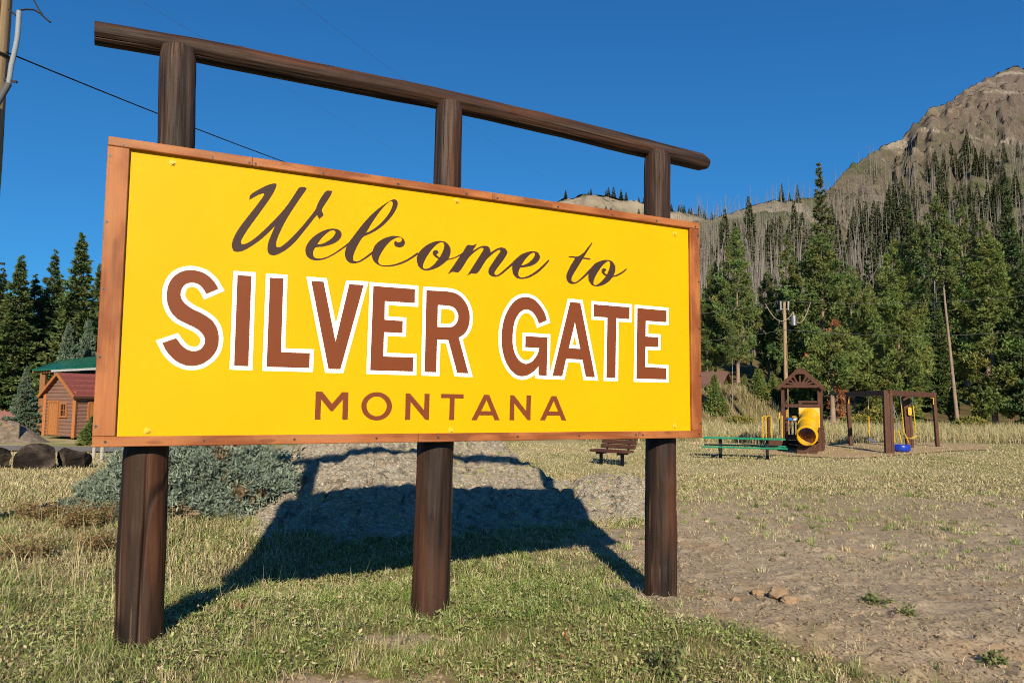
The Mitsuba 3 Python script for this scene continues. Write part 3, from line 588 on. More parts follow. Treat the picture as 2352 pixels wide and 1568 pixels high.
# ------------------------------------------------------------------ mountain, far hill, road, playground chips
def slope(ridge, foot_d, foot_z, ns, nt, power, seed, amp, back=400, bank=0.0):
    """A hillside from its foot line up to a ridge given by (px, py, distance)."""
    R = np.array([at(px, py, d) for px, py, d in ridge])
    s = np.linspace(0, 1, len(R)); S = np.linspace(0, 1, ns)
    R = np.stack([np.interp(S, s, R[:, k]) for k in range(3)], 1)
    u = unit(np.c_[R[:, :2]])
    Fo = np.c_[u * (foot_d / u[:, 1:2]), np.full(ns, foot_z)]
    t = np.r_[np.linspace(0, 1, nt) ** 1.6]
    z = foot_z + (R[:, None, 2] - foot_z) * t[None] ** power
    xy = Fo[:, None, :2] * (1 - t[None, :, None]) + R[:, None, :2] * t[None, :, None]
    P = np.concatenate([xy, z[..., None]], -1)
    q = P.copy(); q[..., 2] *= 0.6
    n1 = meshkit.fbm(q / 95.0, 5, seed) - 0.5
    rg = 0.25 - np.abs(meshkit.fbm(q / 60.0 + 9, 5, seed + 4) - 0.5)
    k = sst(0.05, 0.45, t)[None] * (1 - 0.68 * sst(0.86, 1.0, t)[None])
    sx = np.tile((S * ns)[:, None], (1, nt)); gu = np.stack([sx / 16.0 + 1.5 * n1, np.tile(t[None] * 3.0, (ns, 1)), sx * 0], -1)
    gul = np.abs(meshkit.fbm(gu, 4, seed + 13) - 0.5) * 2
    q3 = P.copy(); q3[..., 2] *= 0.25
    crag = np.abs(meshkit.fbm(q3 / 17.0 + 3, 4, seed + 21) - 0.5) * 2
    soft = np.ones((ns, 1)) if not bank else 0.30 + 0.70 * sst(0.40, 0.50, R[:, 0] / R[:, 1])[:, None]
    k = k * soft; up = sst(0.45, 0.75, t)[None]
    P[..., 2] += amp * k * (n1 * 0.9 + rg * 1.1 - 0.9 * gul * (0.4 + 0.6 * up) + 0.85 * (0.35 - crag) * up) + amp * 0.12 * (meshkit.fbm(q / 8.0, 3, seed + 8) - 0.5) * sst(0.1, 0.4, t)[None]
    az = P[..., 0] / P[..., 1]
    P[..., 2] += bank * 3.4 * sst(57, 68, P[..., 1]) * sst(0.40, 0.30, az) * sst(0.05, 0.2, az) * (1 - sst(90, 160, P[..., 1]))
    B = R[:, None] + np.concatenate([u * back, np.full((ns, 1), -0.0)], 1)[:, None] * np.array([0.15, 0.5, 1.0])[None, :, None]
    B[..., 2] = R[:, None, 2] * np.array([0.93, 0.7, 0.3]) - 2
    P = np.concatenate([P, B], 1)
    return P
ridge = [(900, 860, 200), (1050, 720, 230), (1180, 640, 260), (1300, 600, 300), (1420, 560, 330), (1520, 528, 350), (1570, 512, 360), (1640, 502, 370), (1700, 484, 380), (1740, 470, 385), (1780, 466, 390), (1830, 462, 400), (1870, 456, 420), (1895, 446, 450), (1918, 420, 500),
         (1940, 396, 540), (1975, 366, 580), (2010, 342, 620), (2045, 322, 650), (2072, 300, 680), (2085, 298, 700), (2110, 274, 720), (2150, 244, 760), (2180, 232, 790), (2215, 208, 830), (2245, 196, 860), (2280, 178, 890), (2308, 162, 900), (2335, 156, 905), (2352, 158, 910), (2420, 190, 930), (2560, 150, 960), (2800, 260, 980), (3200, 300, 900), (3700, 420, 700)]
rp = np.array([x[0] for x in ridge], float)
fine = np.linspace(rp[0], rp[-1], 620)
rid2 = [(x, np.interp(x, rp, [r[1] for r in ridge]) + 11 * sst(1945, 2000, x) * sst(2230, 2150, x) + 8 * (meshkit.fbm(np.array([[x / 26.0, 0, 3]]), 6, 5)[0] - 0.5) * 2 * (1 if x > 1900 else 0.4), np.interp(x, rp, [r[2] for r in ridge])) for x in fine]
MP = slope(rid2, 60.0, -0.6, 620, 240, 1.5, 3, 30.0, bank=1.0)
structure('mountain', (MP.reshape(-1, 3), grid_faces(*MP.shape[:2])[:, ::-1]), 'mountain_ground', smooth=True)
far = [(500, 880, 700), (800, 700, 760), (1000, 580, 800), (1150, 510, 840), (1250, 475, 860), (1305, 457, 880), (1350, 448, 900), (1395, 454, 900), (1440, 464, 900), (1490, 470, 900), (1545, 486, 900), (1600, 497, 900), (1660, 512, 900), (1800, 560, 900), (2000, 640, 900)]
fp = np.array([x[0] for x in far], float)
FP = slope([(x, np.interp(x, fp, [r[1] for r in far]), np.interp(x, fp, [r[2] for r in far])) for x in np.linspace(500, 2000, 260)], 320.0, 20.0, 260, 90, 1.2, 12, 26.0)
structure('far_hill', (FP.reshape(-1, 3), grid_faces(*FP.shape[:2])[:, ::-1]), 'far_hill_ground', smooth=True)

def road_strip(pts, w, lift):
    p = np.array(pts, float); n = 140
    s = np.r_[0, np.cumsum(np.linalg.norm(np.diff(p, axis=0), axis=1))]; S = np.linspace(0, s[-1], n)
    c = np.stack([np.interp(S, s, p[:, k]) for k in (0, 1)], 1)
    t = unit(np.gradient(c, axis=0)); nn = np.stack([-t[:, 1], t[:, 0]], 1)
    o = np.linspace(-1, 1, 9)
    xy = c[:, None] + nn[:, None] * (o[None, :, None] * w / 2 * (1 + 0.12 * (meshkit.noise(np.stack([S * 0.6, S * 0, S * 0], -1), 4) - 0.5)[:, None, None]))
    z = bumpy_z(xy[..., 0], xy[..., 1]) + lift
    return np.concatenate([xy, z[..., None]], -1).reshape(-1, 3), grid_faces(n, 9)[:, ::-1]
structure('gravel_road', road_strip([(-70, 33), (-40, 32.5), (-22, 31.5), (-14, 31.0), (-8, 30.4), (-3, 30)], 4.6, 0.05), 'gravel', smooth=True)
c0 = hit(1960, 1036)
structure('wood_chip_bed', patch([hit(1750, 1044)[:2], hit(1850, 1048)[:2], hit(1950, 1055)[:2], hit(2060, 1047)[:2], hit(2200, 1036)[:2], hit(2290, 1032)[:2], hit(2270, 1020)[:2], hit(2100, 1018)[:2], hit(1900, 1018)[:2], hit(1740, 1026)[:2]], 0.03, 0.6, 0.5, 4), 'wood_chips', smooth=True)

# ------------------------------------------------------------------ conifers
def tufts(P, D, L, W, colour, r_, n=3, spread=0.9):
    """Needle sprays: n narrow triangles fanning out of each point P round the direction D."""
    N = len(P)
    P, D = np.repeat(P, n, 0), unit(np.repeat(D, n, 0) + spread * r_.normal(size=(N * n, 3)) * 0.6)
    L, W = np.repeat(np.broadcast_to(L, (N,)), n) * r_.uniform(0.65, 1.25, N * n), np.repeat(np.broadcast_to(W, (N,)), n)
    a, b = basis(D)
    th = r_.uniform(0, 2 * np.pi, N * n)
    s = a * np.cos(th)[:, None] + b * np.sin(th)[:, None]
    m = P + D * (L * 0.45)[:, None]
    v = np.stack([P, m + s * (W / 2)[:, None], P + D * L[:, None], m - s * (W / 2)[:, None]], 1)
    c = np.repeat(np.asarray(colour), n, 0) * r_.uniform(0.75, 1.25, (N * n, 1))
    f = np.arange(N * n)[:, None] * 4
    return v.reshape(-1, 3), np.vstack([f + [0, 1, 2], f + [0, 2, 3]]), np.repeat(c, 4, 0)

def conifer(seed, H, R, z0, kind, tone, dens=1.0, thick=1.0):
    r_ = np.random.default_rng(seed)
    P, D, Lt, C, tw = [], [], [], [], []
    z = z0 * H
    lobes = r_.uniform(0, 2 * np.pi, 3)
    while z < H * 0.985:
        h = (z - z0 * H) / (H - z0 * H)
        if kind == 'spruce': prof = (1 - h) ** 0.98 * (0.75 + 0.25 * sst(0, 0.12, h))
        elif kind == 'pine': prof = (1 - h ** 1.7) ** 0.9 * (0.55 + 0.45 * sst(0, 0.3, h))
        else: prof = (1 - h ** 1.3) * (0.45 + 0.55 * sst(0.0, 0.35, h))
        nb = r_.integers(5, 8) if kind == 'spruce' else r_.integers(3, 6)
        a0 = r_.uniform(0, 2 * np.pi)
        for k in range(nb):
            az = a0 + k * 2 * np.pi / nb + r_.normal() * 0.25
            L = R * prof * r_.uniform(0.6, 1.15) * (1 + 0.18 * math.sin(az * 1 + lobes[0]) + 0.15 * math.sin(az * 2 + lobes[1] + h * 5)) + (0.07 if kind == 'spruce' else 0.15)
            if r_.random() < (0.10 if kind == 'spruce' else 0.2): continue
            e0 = (0.55 * h - 0.10 + r_.normal() * 0.08) if kind == 'spruce' else (0.25 + 0.4 * h + r_.normal() * 0.15)
            droop = (0.55 * (1 - h) if kind == 'spruce' else 0.15) * r_.uniform(0.6, 1.3)
            up = 0.35 if kind == 'spruce' else 0.3
            n = int(dens * (5 + L * (13 if kind == 'spruce' else 11)))
            s = r_.uniform(0.12 if kind == 'spruce' else 0.35, 1.0, n) ** (0.75 if kind == 'spruce' else 0.6)
            el = e0 - droop * s + up * s ** 3
            dirv = np.stack([np.cos(az) * np.cos(el), np.sin(az) * np.cos(el), np.sin(el)], 1)
            side = np.array([-math.sin(az), math.cos(az), 0])
            w = r_.uniform(-1, 1, n) * (0.34 * L) * (1 - s * 0.75)
            if kind == 'spruce':
                pos = dirv * (s * L)[:, None] + side * w[:, None] + np.array([0, 0, 1.0]) * (r_.normal(size=n) * 0.05 - np.abs(w) * 0.15)[:, None]
            else:
                cl = r_.normal(size=(n, 3)) * 0.15 * (0.6 + 0.25 * L)
                pos = dirv * (s * L)[:, None] + side * w[:, None] * 0.8 + cl
            pos[:, 2] += z + (r_.normal() * 0.011 * H if kind == 'spruce' else 0.0)
            P.append(pos)
            D.append(unit(dirv * 0.8 + side * np.sign(w)[:, None] * 0.55 + np.array([0, 0, 0.18 if kind == 'spruce' else 0.55])))
            Lt.append(np.full(n, (0.44 if kind == 'spruce' else 0.36)) * (0.45 + 0.55 * prof ** .5))
            br = r_.uniform(0.8, 1.2)
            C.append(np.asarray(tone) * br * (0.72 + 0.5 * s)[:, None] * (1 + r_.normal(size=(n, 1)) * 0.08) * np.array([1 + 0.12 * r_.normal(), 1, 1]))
            if k % 2 == 0: tw.append((z, az, L, e0, droop, up))
        z += H * (0.021 if kind == 'spruce' else 0.026) * r_.uniform(0.7, 1.3) / math.sqrt(dens)
    P, D, Lt, C = np.vstack(P), np.vstack(D), np.concatenate(Lt), np.vstack(C)
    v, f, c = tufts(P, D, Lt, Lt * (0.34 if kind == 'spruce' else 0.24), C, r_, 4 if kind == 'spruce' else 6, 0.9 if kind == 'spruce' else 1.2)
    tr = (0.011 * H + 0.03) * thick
    zz = np.linspace(-0.8, H * 0.97, 14)
    wob = np.stack([0.012 * H * (meshkit.fbm(np.c_[zz / H * 3, zz * 0, zz * 0 + k * 9], 2, seed) - 0.5) for k in (1, 2)], 1) * np.clip(zz / H, 0, 1)[:, None]
    trunk = [tube(np.c_[wob, zz], tr * (1 - 0.93 * np.clip(zz / H, 0, 1)) * (1 + 0.35 * np.exp(-np.clip(zz, 0, 9) / 0.4)), 9)]
    for (zb, az, L, e0, droop, up) in tw[::2]:
        s = np.linspace(0, 0.8, 4); el = e0 - droop * s + up * s ** 3
        trunk.append(tube(np.stack([np.cos(az) * np.cos(el) * s * L, np.sin(az) * np.cos(el) * s * L, zb + np.sin(el) * s * L], 1), 0.012 * H ** 0.3 * (1.05 - s), 4, False))
    for k in range(10 if z0 > 0.15 else 0):
        az, zb, L = r_.uniform(0, 2 * np.pi), r_.uniform(0.1, z0 + 0.05) * H, r_.uniform(0.3, 1.1)
        trunk.append(tube([(0, 0, zb), (L * .6 * math.cos(az), L * .6 * math.sin(az), zb + r_.uniform(-.1, .1)), (L * math.cos(az), L * math.sin(az), zb + r_.uniform(-.3, .15))], [.03, .02, .008], 4, False))
    return join(*trunk), (v, f), c * 1.38

PROTO = {}
def proto(name, *a, **k):
    t, cr, c = conifer(*a, **k)
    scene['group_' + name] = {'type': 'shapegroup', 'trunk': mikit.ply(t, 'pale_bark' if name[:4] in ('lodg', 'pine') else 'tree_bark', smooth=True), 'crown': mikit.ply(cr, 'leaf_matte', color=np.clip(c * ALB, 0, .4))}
    PROTO[name] = a[1]
GRN, YEL, BLU, DRK = (0.098, 0.142, 0.054), (0.135, 0.178, 0.056), (0.125, 0.175, 0.125), (0.078, 0.112, 0.048)
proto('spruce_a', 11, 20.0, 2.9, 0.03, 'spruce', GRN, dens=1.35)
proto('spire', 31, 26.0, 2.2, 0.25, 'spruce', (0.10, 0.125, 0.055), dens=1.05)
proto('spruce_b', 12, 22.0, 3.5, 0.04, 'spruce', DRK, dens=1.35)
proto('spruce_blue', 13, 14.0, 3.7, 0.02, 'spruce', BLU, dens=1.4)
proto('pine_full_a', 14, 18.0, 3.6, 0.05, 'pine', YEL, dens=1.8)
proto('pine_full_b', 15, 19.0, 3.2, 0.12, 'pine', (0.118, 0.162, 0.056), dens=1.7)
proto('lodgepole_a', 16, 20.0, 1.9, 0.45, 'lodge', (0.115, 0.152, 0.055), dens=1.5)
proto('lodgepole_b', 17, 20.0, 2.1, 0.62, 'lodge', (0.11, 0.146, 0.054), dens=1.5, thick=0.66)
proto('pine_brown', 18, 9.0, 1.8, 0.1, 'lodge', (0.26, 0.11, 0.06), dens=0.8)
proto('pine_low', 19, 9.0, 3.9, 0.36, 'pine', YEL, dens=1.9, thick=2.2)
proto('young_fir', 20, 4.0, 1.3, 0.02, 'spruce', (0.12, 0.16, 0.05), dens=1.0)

def MPz(x, y):
    return None
from scipy.spatial import cKDTree
_mt = cKDTree(MP[:, :240, :2].reshape(-1, 2)); _mz = MP[:, :240, 2].reshape(-1)
_ft = cKDTree(FP[:, :90, :2].reshape(-1, 2)); _fz = FP[:, :90, 2].reshape(-1)
def land_z(x, y):
    d, i = _mt.query(np.c_[x, y], k=4)
    w = 1 / (d + 1e-3)
    m = (_mz[i] * w).sum(1) / w.sum(1)
    m = np.where(d[:, 0] < 6 + 0.03 * np.asarray(y), m, -9)
    return np.maximum(ground_z(x, y), m)
def far_z(x, y):
    d, i = _ft.query(np.c_[x, y], k=3)
    return _fz[i].mean(1)

def plant(name, pname, x, y, height, wide, rot, label=None, cat='tree', group=None, lean=(0, 0), z=None):
    k = key_of(name)
    s = height / PROTO[pname]
    if z is None: z = float(land_z([x], [y])[0]) - 0.05
    m = T().translate([float(x), float(y), float(z)])
    if lean != (0, 0): m = m.rotate([1, 0, 0], lean[0]).rotate([0, 1, 0], lean[1])
    m = m.rotate([0, 0, 1], float(rot)).scale([s * wide, s * wide, s])
    scene[k] = {'type': 'instance', 'group': {'type': 'ref', 'id': 'group_' + pname}, 'to_world': m}
    tag(k, label, cat, group)
    return k

def stand(name, pname, px, top, d, wide, label, group=None, lean=(0, 0), rot=None):
    """A tree whose top is seen at (px, top), standing d metres away."""
    tp = at(px, top, d)
    z = float(land_z([tp[0]], [tp[1]])[0])
    plant(name, pname, tp[0], tp[1], tp[2] - z + 0.2, wide, rng.uniform(0, 360) if rot is None else rot, label, 'tree', group, lean, z - 0.1)

# single trees that can be told apart, right of the sign
stand('spruce_tree', 'spire', 1880, 372, 74, 1.0, 'tallest conifer right of the sign, its thin spire standing against the sky')
stand('pine_tree', 'pine_full_b', 1884, 535, 71, 1.3, 'broad bushy pine directly below the tall thin spire, behind the utility pole')
stand('pine_tree', 'pine_full_b', 1690, 520, 76, 0.95, 'round-topped dark green pine nearest to the right edge of the sign')
stand('pine_tree', 'lodgepole_a', 1806, 535, 78, 1.0, 'narrow pine with a ragged top between the round-topped pine and the tall spire')
stand('pine_tree', 'pine_full_a', 2056, 555, 64, 0.98, 'big yellow-green cone-shaped pine standing behind the swing set')
stand('spruce_tree', 'spruce_b', 2088, 482, 92, 0.95, 'dark blue-green spruce just behind the yellow-green pine above the swings')
stand('lodgepole_pine', 'lodgepole_b', 2180, 446, 60.5, 1.0, 'tall slender pine with a long bare leaning pinkish trunk right of the swing set', lean=(0, -3.6))
stand('pine_tree', 'pine_full_a', 2268, 545, 62, 1.18, 'largest full green pine, reaching to the ground near the right edge')
stand('spruce_tree', 'spruce_b', 2312, 425, 84, 0.85, 'tall dark spruce behind the largest pine, close to the right edge')
stand('spruce_tree', 'spruce_b', 2372, 520, 60, 1.0, 'dark green conifer cut off by the right edge of the picture')
stand('pine_tree', 'lodgepole_a', 2205, 468, 90, 1.15, 'open-crowned pine high up between the bare leaning trunk and the tall dark spruce')
stand('pine_tree', 'lodgepole_a', 2255, 500, 96, 1.1, 'thin pine half hidden above the largest full pine')
stand('pine_tree', 'pine_full_b', 1952, 608, 82, 1.0, 'mid-green pine just right of the broad bushy pine, below the burnt slope')
stand('pine_tree', 'pine_full_a', 1995, 655, 74, 0.85, 'lighter green pine left of the big yellow-green one')
stand('pine_tree', 'pine_low', 1908, 770, 60, 1.0, 'low spreading pine with a thick pale trunk right behind the play tower', rot=40)
stand('lodgepole_pine', 'lodgepole_b', 1680, 735, 61, 0.85, 'slender pine with a bare pale trunk on the grassy bank beside the sign')
stand('pine_tree', 'pine_brown', 1918, 735, 66, 0.9, 'small rust-brown dead conifer among the green pines')
stand('pine_tree', 'pine_full_b', 1762, 622, 84, 0.9, 'dull green pine left of the utility pole top')
stand('pine_tree', 'pine_full_b', 1640, 600, 80, 0.9, 'green pine partly hidden by the right frame of the sign')
stand('pine_tree', 'lodgepole_a', 1722, 640, 88, 1.0, 'thin pine behind the round-topped one near the sign')
stand('young_fir', 'young_fir', 1722, 958, 58, 1.0, 'tiny dark fir at the shaded foot of the bank')
stand('young_fir', 'young_fir', 1655, 905, 62, 1.1, 'small bushy green fir on the grassy bank close to the sign')
# the rest of the wood
r2 = np.random.default_rng(21)
n = 0
while n < 64:
    px, d = r2.uniform(1600, 2440), r2.uniform(78, 150)
    top = 700 - (d - 78) * 1.1 + r2.normal() * 28 - 40 * sst(2000, 2300, px)
    stand('forest_pine', r2.choice(['spruce_a', 'spruce_b', 'pine_full_b', 'spruce_a', 'lodgepole_b', 'pine_full_b', 'spruce_b']), px, top, d, r2.uniform(1.0, 1.4), 'green conifer crowded in the wood behind the front row of trees, right of the sign', 'crowded conifers at the foot of the mountain')
    n += 1
for k in range(20):
    px, d = r2.uniform(1620, 2420) if k < 12 else r2.uniform(1690, 1860), r2.uniform(62, 74)
    stand('forest_sapling', r2.choice(['young_fir', 'pine_full_a', 'young_fir']), px, r2.uniform(845, 925), d, r2.uniform(0.8, 1.1), 'low young conifer in the dark edge of the wood behind the playground', 'young conifers at the edge of the wood')
# left of the sign
stand('spruce_tree', 'spruce_a', 50, 592, 72, 1.6, 'tall blue-green spruce with a double tip at the far left')
stand('spruce_tree', 'spruce_b', 128, 580, 78, 1.35, 'dark pointed spruce second from the left against the sky')
stand('spruce_tree', 'spruce_a', 190, 542, 66, 1.5, 'tallest dark spruce left of the sign, behind the green-roofed house')
stand('spruce_tree', 'spruce_b', 6, 622, 76, 1.5, 'dark spruce cut off by the left edge of the picture')
stand('spruce_tree', 'spruce_a', 232, 612, 74, 1.4, 'dark spruce half hidden behind the left board of the sign frame')
stand('blue_spruce', 'spruce_blue', 158, 745, 58, 0.9, 'silvery blue spruce just above the green metal roof')
stand('blue_spruce', 'spruce_blue', 62, 845, 47, 1.05, 'broad blue-green spruce with branches to the ground left of the log cabin')
stand('blue_spruce', 'spruce_blue', 205, 735, 62, 0.85, 'second bluish spruce beside the sign frame above the green roof')
for k in range(20):
    px, d = r2.uniform(-150, 300), r2.uniform(72, 100)
    stand('backdrop_spruce', r2.choice(['spruce_a', 'spruce_b']), px, r2.uniform(630, 760), d, r2.uniform(1.3, 1.7), 'dark spruce in the shaded mass of trees behind the cabins', 'dark spruces behind the cabins')

# ------------------------------------------------------------------ burnt snags and live trees on the slopes
def snag(seed, H):
    r_ = np.random.default_rng(seed)
    z = np.linspace(-1, H, 7); w = np.cumsum(r_.normal(size=(7, 2)) * 0.05, 0)
    ms = [tube(np.c_[w, z], (0.20 * (1 - 0.85 * np.clip(z / H, 0, 1))), 5)]
    for k in range(14):
        az, zb, L = r_.uniform(0, 6.28), r_.uniform(0.25, 0.97) * H, r_.uniform(0.3, 1.3)
        o = np.array([np.interp(zb, z, w[:, 0]), np.interp(zb, z, w[:, 1]), zb])
        ms.append(tube([o, o + [L * math.cos(az), L * math.sin(az), r_.uniform(-.3, .3)]], [.045, .02], 3, False))
    return join(*ms)
for k in range(4):
    scene[f'group_snag_{k}'] = {'type': 'shapegroup', 'trunk': mikit.ply(snag(60 + k, 16.0), 'dead_wood', smooth=True)}
def little_fir(seed):
    r_ = np.random.default_rng(seed)
    n = 420
    h = r_.uniform(0.02, 1, n) ** 1.3; az = r_.uniform(0, 6.28, n)
    R = 1.5 * (1 - h) ** 0.8 * r_.uniform(0.3, 1.0, n) ** 0.5 + 0.05
    D = np.stack([np.cos(az), np.sin(az), 0.1 - 0.3 * (1 - h)], 1)
    P = np.stack([np.cos(az) * R * 0.6, np.sin(az) * R * 0.6, 0.2 + h * 9.6], 1)
    return tufts(P, D, 0.95 * (1.1 - h), 0.38, np.tile([[0.10, 0.128, 0.065]], (n, 1)) * r_.uniform(.7, 1.3, (n, 1)), r_, 2, 0.5)
for k in range(2):
    v, f, c = little_fir(80 + k)
    scene[f'group_little_fir_{k}'] = {'type': 'shapegroup', 'crown': mikit.ply((v, f), 'leaf_matte', color=c * ALB), 'trunk': mikit.ply(tube([(0, 0, -1), (0, 0, 9.3)], [.16, .03], 4), 'tree_bark', smooth=True)}
def surf(px, t):
    """A point of the mountain: at bearing px, fraction t of the way up."""
    dirs = np.array([(x - 1176) / FOC for x in fine])
    i = np.argmin(np.abs(fine - px))
    j = np.argmin(np.abs(np.linspace(0, 1, 240) ** 1.6 - t))
    return MP[i, j]
SN_G = 'burnt snags on the mountain slope'
snags = []
r3 = np.random.default_rng(33)
while len(snags) < 2600:
    px = r3.uniform(1560, 2420)
    t = 0.10 + 0.84 * r3.random() ** 0.95 if px > 1890 else r3.uniform(0.15, 1.0)
    p = surf(px, t)
    lim = np.interp(px, [1890, 1990, 2120, 2330], [0.92, 0.82, 0.64, 0.76])
    if p[1] < 110 or (px > 1890 and t > lim and r3.random() < (t - lim) * 7): continue
    if meshkit.noise(np.array([[p[0] / 35, p[1] / 35, 0]]), 4)[0] < 0.22: continue
    if px < 1890 and t > 0.8 and r3.random() < 0.55: continue
    snags.append((p, r3.uniform(0.5, 1.25) * (0.72 if px < 1890 and t > 0.6 else 1.0), r3.uniform(0, 360), r3.normal() * 2.6, r3.normal() * 2.6 if r3.random() > 0.05 else r3.normal() * 14))
snags.sort(key=lambda s: -s[1] / s[0][1])
rest = []
for k, (p, s, rot, l1, l2) in enumerate(snags):
    m = T().translate([float(x) for x in p]).rotate([1, 0, 0], float(l1)).rotate([0, 1, 0], float(l2)).rotate([0, 0, 1], float(rot)).scale([s * 1.0, s * 1.0, s])
    name = 'dead_snag' if k < 290 else f'far_snags__{k - 289:03d}'
    key = key_of('dead_snag') if k < 290 else name
    scene[key] = {'type': 'instance', 'group': {'type': 'ref', 'id': f'group_snag_{k % 4}'}, 'to_world': m}
    if k < 290: tag(key, 'bare grey burnt tree trunk standing on the mountain slope above the green wood', 'dead tree', SN_G)
for k in range(320):
    p = surf(r3.uniform(1150, 1560), r3.uniform(0.2, 0.95)); s = r3.uniform(.5, 1.1)
    scene[f'far_snags__{k + 5001:04d}'] = {'type': 'instance', 'group': {'type': 'ref', 'id': f'group_snag_{k % 4}'}, 'to_world': T().translate([float(x) for x in p]).rotate([0, 0, 1], float(r3.uniform(0, 360))).scale([s, s, s])}
labels['far_snags'] = {'label': 'distant grey burnt trunks scattered high on the mountain slope', 'category': 'dead trees', 'kind': 'stuff'}
FIR_G = 'scattered live firs on the mountain slope'
n = 0
while n < 290:
    px = r3.uniform(1600, 2400)
    t = 0.16 + 0.55 * r3.random() ** 1.2 if px > 1890 else r3.uniform(0.35, 1.0)
    p = surf(px, t)
    if meshkit.noise(np.array([[p[0] / 45, p[1] / 45, 5]]), 9)[0] < 0.5 or p[1] < 150: continue
    s = r3.uniform(0.8, 2.1) * (0.6 if px < 1890 and t > 0.65 else 1.0)
    key = key_of('slope_fir')
    scene[key] = {'type': 'instance', 'group': {'type': 'ref', 'id': f'group_little_fir_{n % 2}'}, 'to_world': T().translate([float(x) for x in p]).rotate([0, 0, 1], float(r3.uniform(0, 360))).scale([s * 1.1, s * 1.1, s])}
    tag(key, 'small dark green fir still alive among the burnt trees on the mountain slope', 'tree', FIR_G)
    n += 1
for k in range(46):
    px = r3.uniform(1300, 1700)
    i = np.argmin(np.abs(np.linspace(500, 2000, 260) - px)); j = 89 if r3.random() < 0.62 else r3.integers(60, 89)
    p = FP[i, j]; s = r3.uniform(0.7, 1.5)
    key = key_of('hilltop_fir')
    scene[key] = {'type': 'instance', 'group': {'type': 'ref', 'id': f'group_little_fir_{k % 2}'}, 'to_world': T().translate([float(x) for x in p - [0, 0, 1.0]]).scale([s * 1.5, s * 1.5, s])}
    tag(key, 'tiny dark fir along the crest of the pale distant hill', 'tree', 'firs on the pale distant hill')

# ------------------------------------------------------------------ grass, leaves, clods
def sample(n, d0, d1, power, half=0.80, r_=None):
    """Points of the ground spread over the field of view and a margin, denser near the camera."""
    d = np.linspace(d0, d1, 400); w = d ** (1 - power); c = np.cumsum(w); c /= c[-1]
    y = np.interp(r_.random(n), c, d)
    x = r_.uniform(-half, half, n) * y
    return x, y
def blades(x, y, z, h, w, lean, col, r_, curl=0.5):
    n = len(x)
    az = r_.uniform(0, 2 * np.pi, n); fa = az + r_.normal(size=n) * 0.6 + np.pi / 2
    d = np.stack([np.cos(az), np.sin(az)], 1); s = np.stack([np.cos(fa), np.sin(fa), 0 * fa], 1)
    base = np.stack([x, y, z - 0.006], 1)
    l1, l2 = lean * 0.45, lean * (1 + curl)
    c1 = np.stack([d[:, 0] * np.sin(l1), d[:, 1] * np.sin(l1), np.cos(l1)], 1); c2 = np.stack([d[:, 0] * np.sin(l2), d[:, 1] * np.sin(l2), np.cos(l2)], 1)
    m = base + c1 * (h * 0.5)[:, None]; t = m + c2 * (h * 0.5)[:, None]
    hw = (w / 2)[:, None]
    v = np.stack([base - s * hw, base + s * hw, m + s * hw * .8, m - s * hw * .8, t], 1).reshape(-1, 3)
    o = np.arange(n)[:, None] * 5
    f = np.vstack([o + [0, 1, 2], o + [0, 2, 3], o + [3, 2, 4]])
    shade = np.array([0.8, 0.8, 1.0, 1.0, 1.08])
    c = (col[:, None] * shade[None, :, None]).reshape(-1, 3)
    return v, f, c
GA = {'g': (0.27, 0.375, 0.10), 'g2': (0.46, 0.53, 0.235), 'dg': (0.11, 0.19, 0.058), 's': (0.62, 0.535, 0.32), 's2': (0.74, 0.665, 0.455), 'b': (0.33, 0.24, 0.15), 'r': (0.32, 0.14, 0.10), 'o': (0.42, 0.42, 0.18)}
def pick(n, probs, r_):
    k = list(probs); p = np.array([np.broadcast_to(probs[a], (n,)) for a in k], float); p /= p.sum(0)
    i = (np.cumsum(p, 0) < r_.random(n)).sum(0).clip(0, len(k) - 1)
    return np.array([GA[a] for a in k])[i] * r_.uniform(0.72, 1.25, (n, 1))
def greenness(x, y):
    c = np.exp(-(((x + 0.3) / 1.9) ** 2 + ((y - 6.1) / 2.0) ** 2))
    nz = np_noise(x * 1.3, y * 1.3, 3.3) * 0.6 + np_noise(x * 4.5, y * 4.5, 4.1) * 0.4
    return np.clip(0.24 + 0.66 * c + 0.9 * (nz - 0.5), 0.03, 0.95) * (1 - 0.75 * sst(10, 17, y))
r4 = np.random.default_rng(44)
Vs, Fs, Cs, nv = [], [], [], 0
def grow(b):
    global nv
    Vs.append(b[0]); Fs.append(b[1] + nv); Cs.append(b[2]); nv += len(b[0])
def off_rock(x, y): return rock_at(np.c_[y, x]) < bumpy_z(x, y) - 0.02
# short turf
x, y = sample(330000, 2.9, 19, 1.35, r_=r4)
D = np_dirt(x, y)
clump = np_noise(x * 7, y * 7, 6.0) * 0.6 + np_noise(x * 2.2, y * 2.2, 7.0) * 0.4
keepm = (r4.random(len(x)) > D * 0.97 + (1 - D) * 0.25 * (clump < 0.4)) & ((D < 0.5) | (clump > 0.56)) & off_rock(x, y)
x, y, D, clump = x[keepm], y[keepm], D[keepm], clump[keepm]
g = np.clip(greenness(x, y) * 1.25 - .03, .03, .97) * (1 - 0.55 * D)
col_ = pick(len(x), {'g': g * 1.1, 'g2': g * 0.7, 'dg': g * 0.45, 's': (1 - g) * 0.55, 's2': (1 - g) * 0.35, 'b': (1 - g) * 0.28, 'o': 0.22, 'r': 0.008}, r4)
col_ = col_ * (0.66 + 0.62 * (0.55 * np_noise(x * 1.7, y * 1.7, 61.) + 0.45 * np_noise(x * 5, y * 5, 63.)))[:, None]
longer = sst(-1.6, -3.0, x) * sst(5.5, 7.0, y) * sst(12, 10, y)
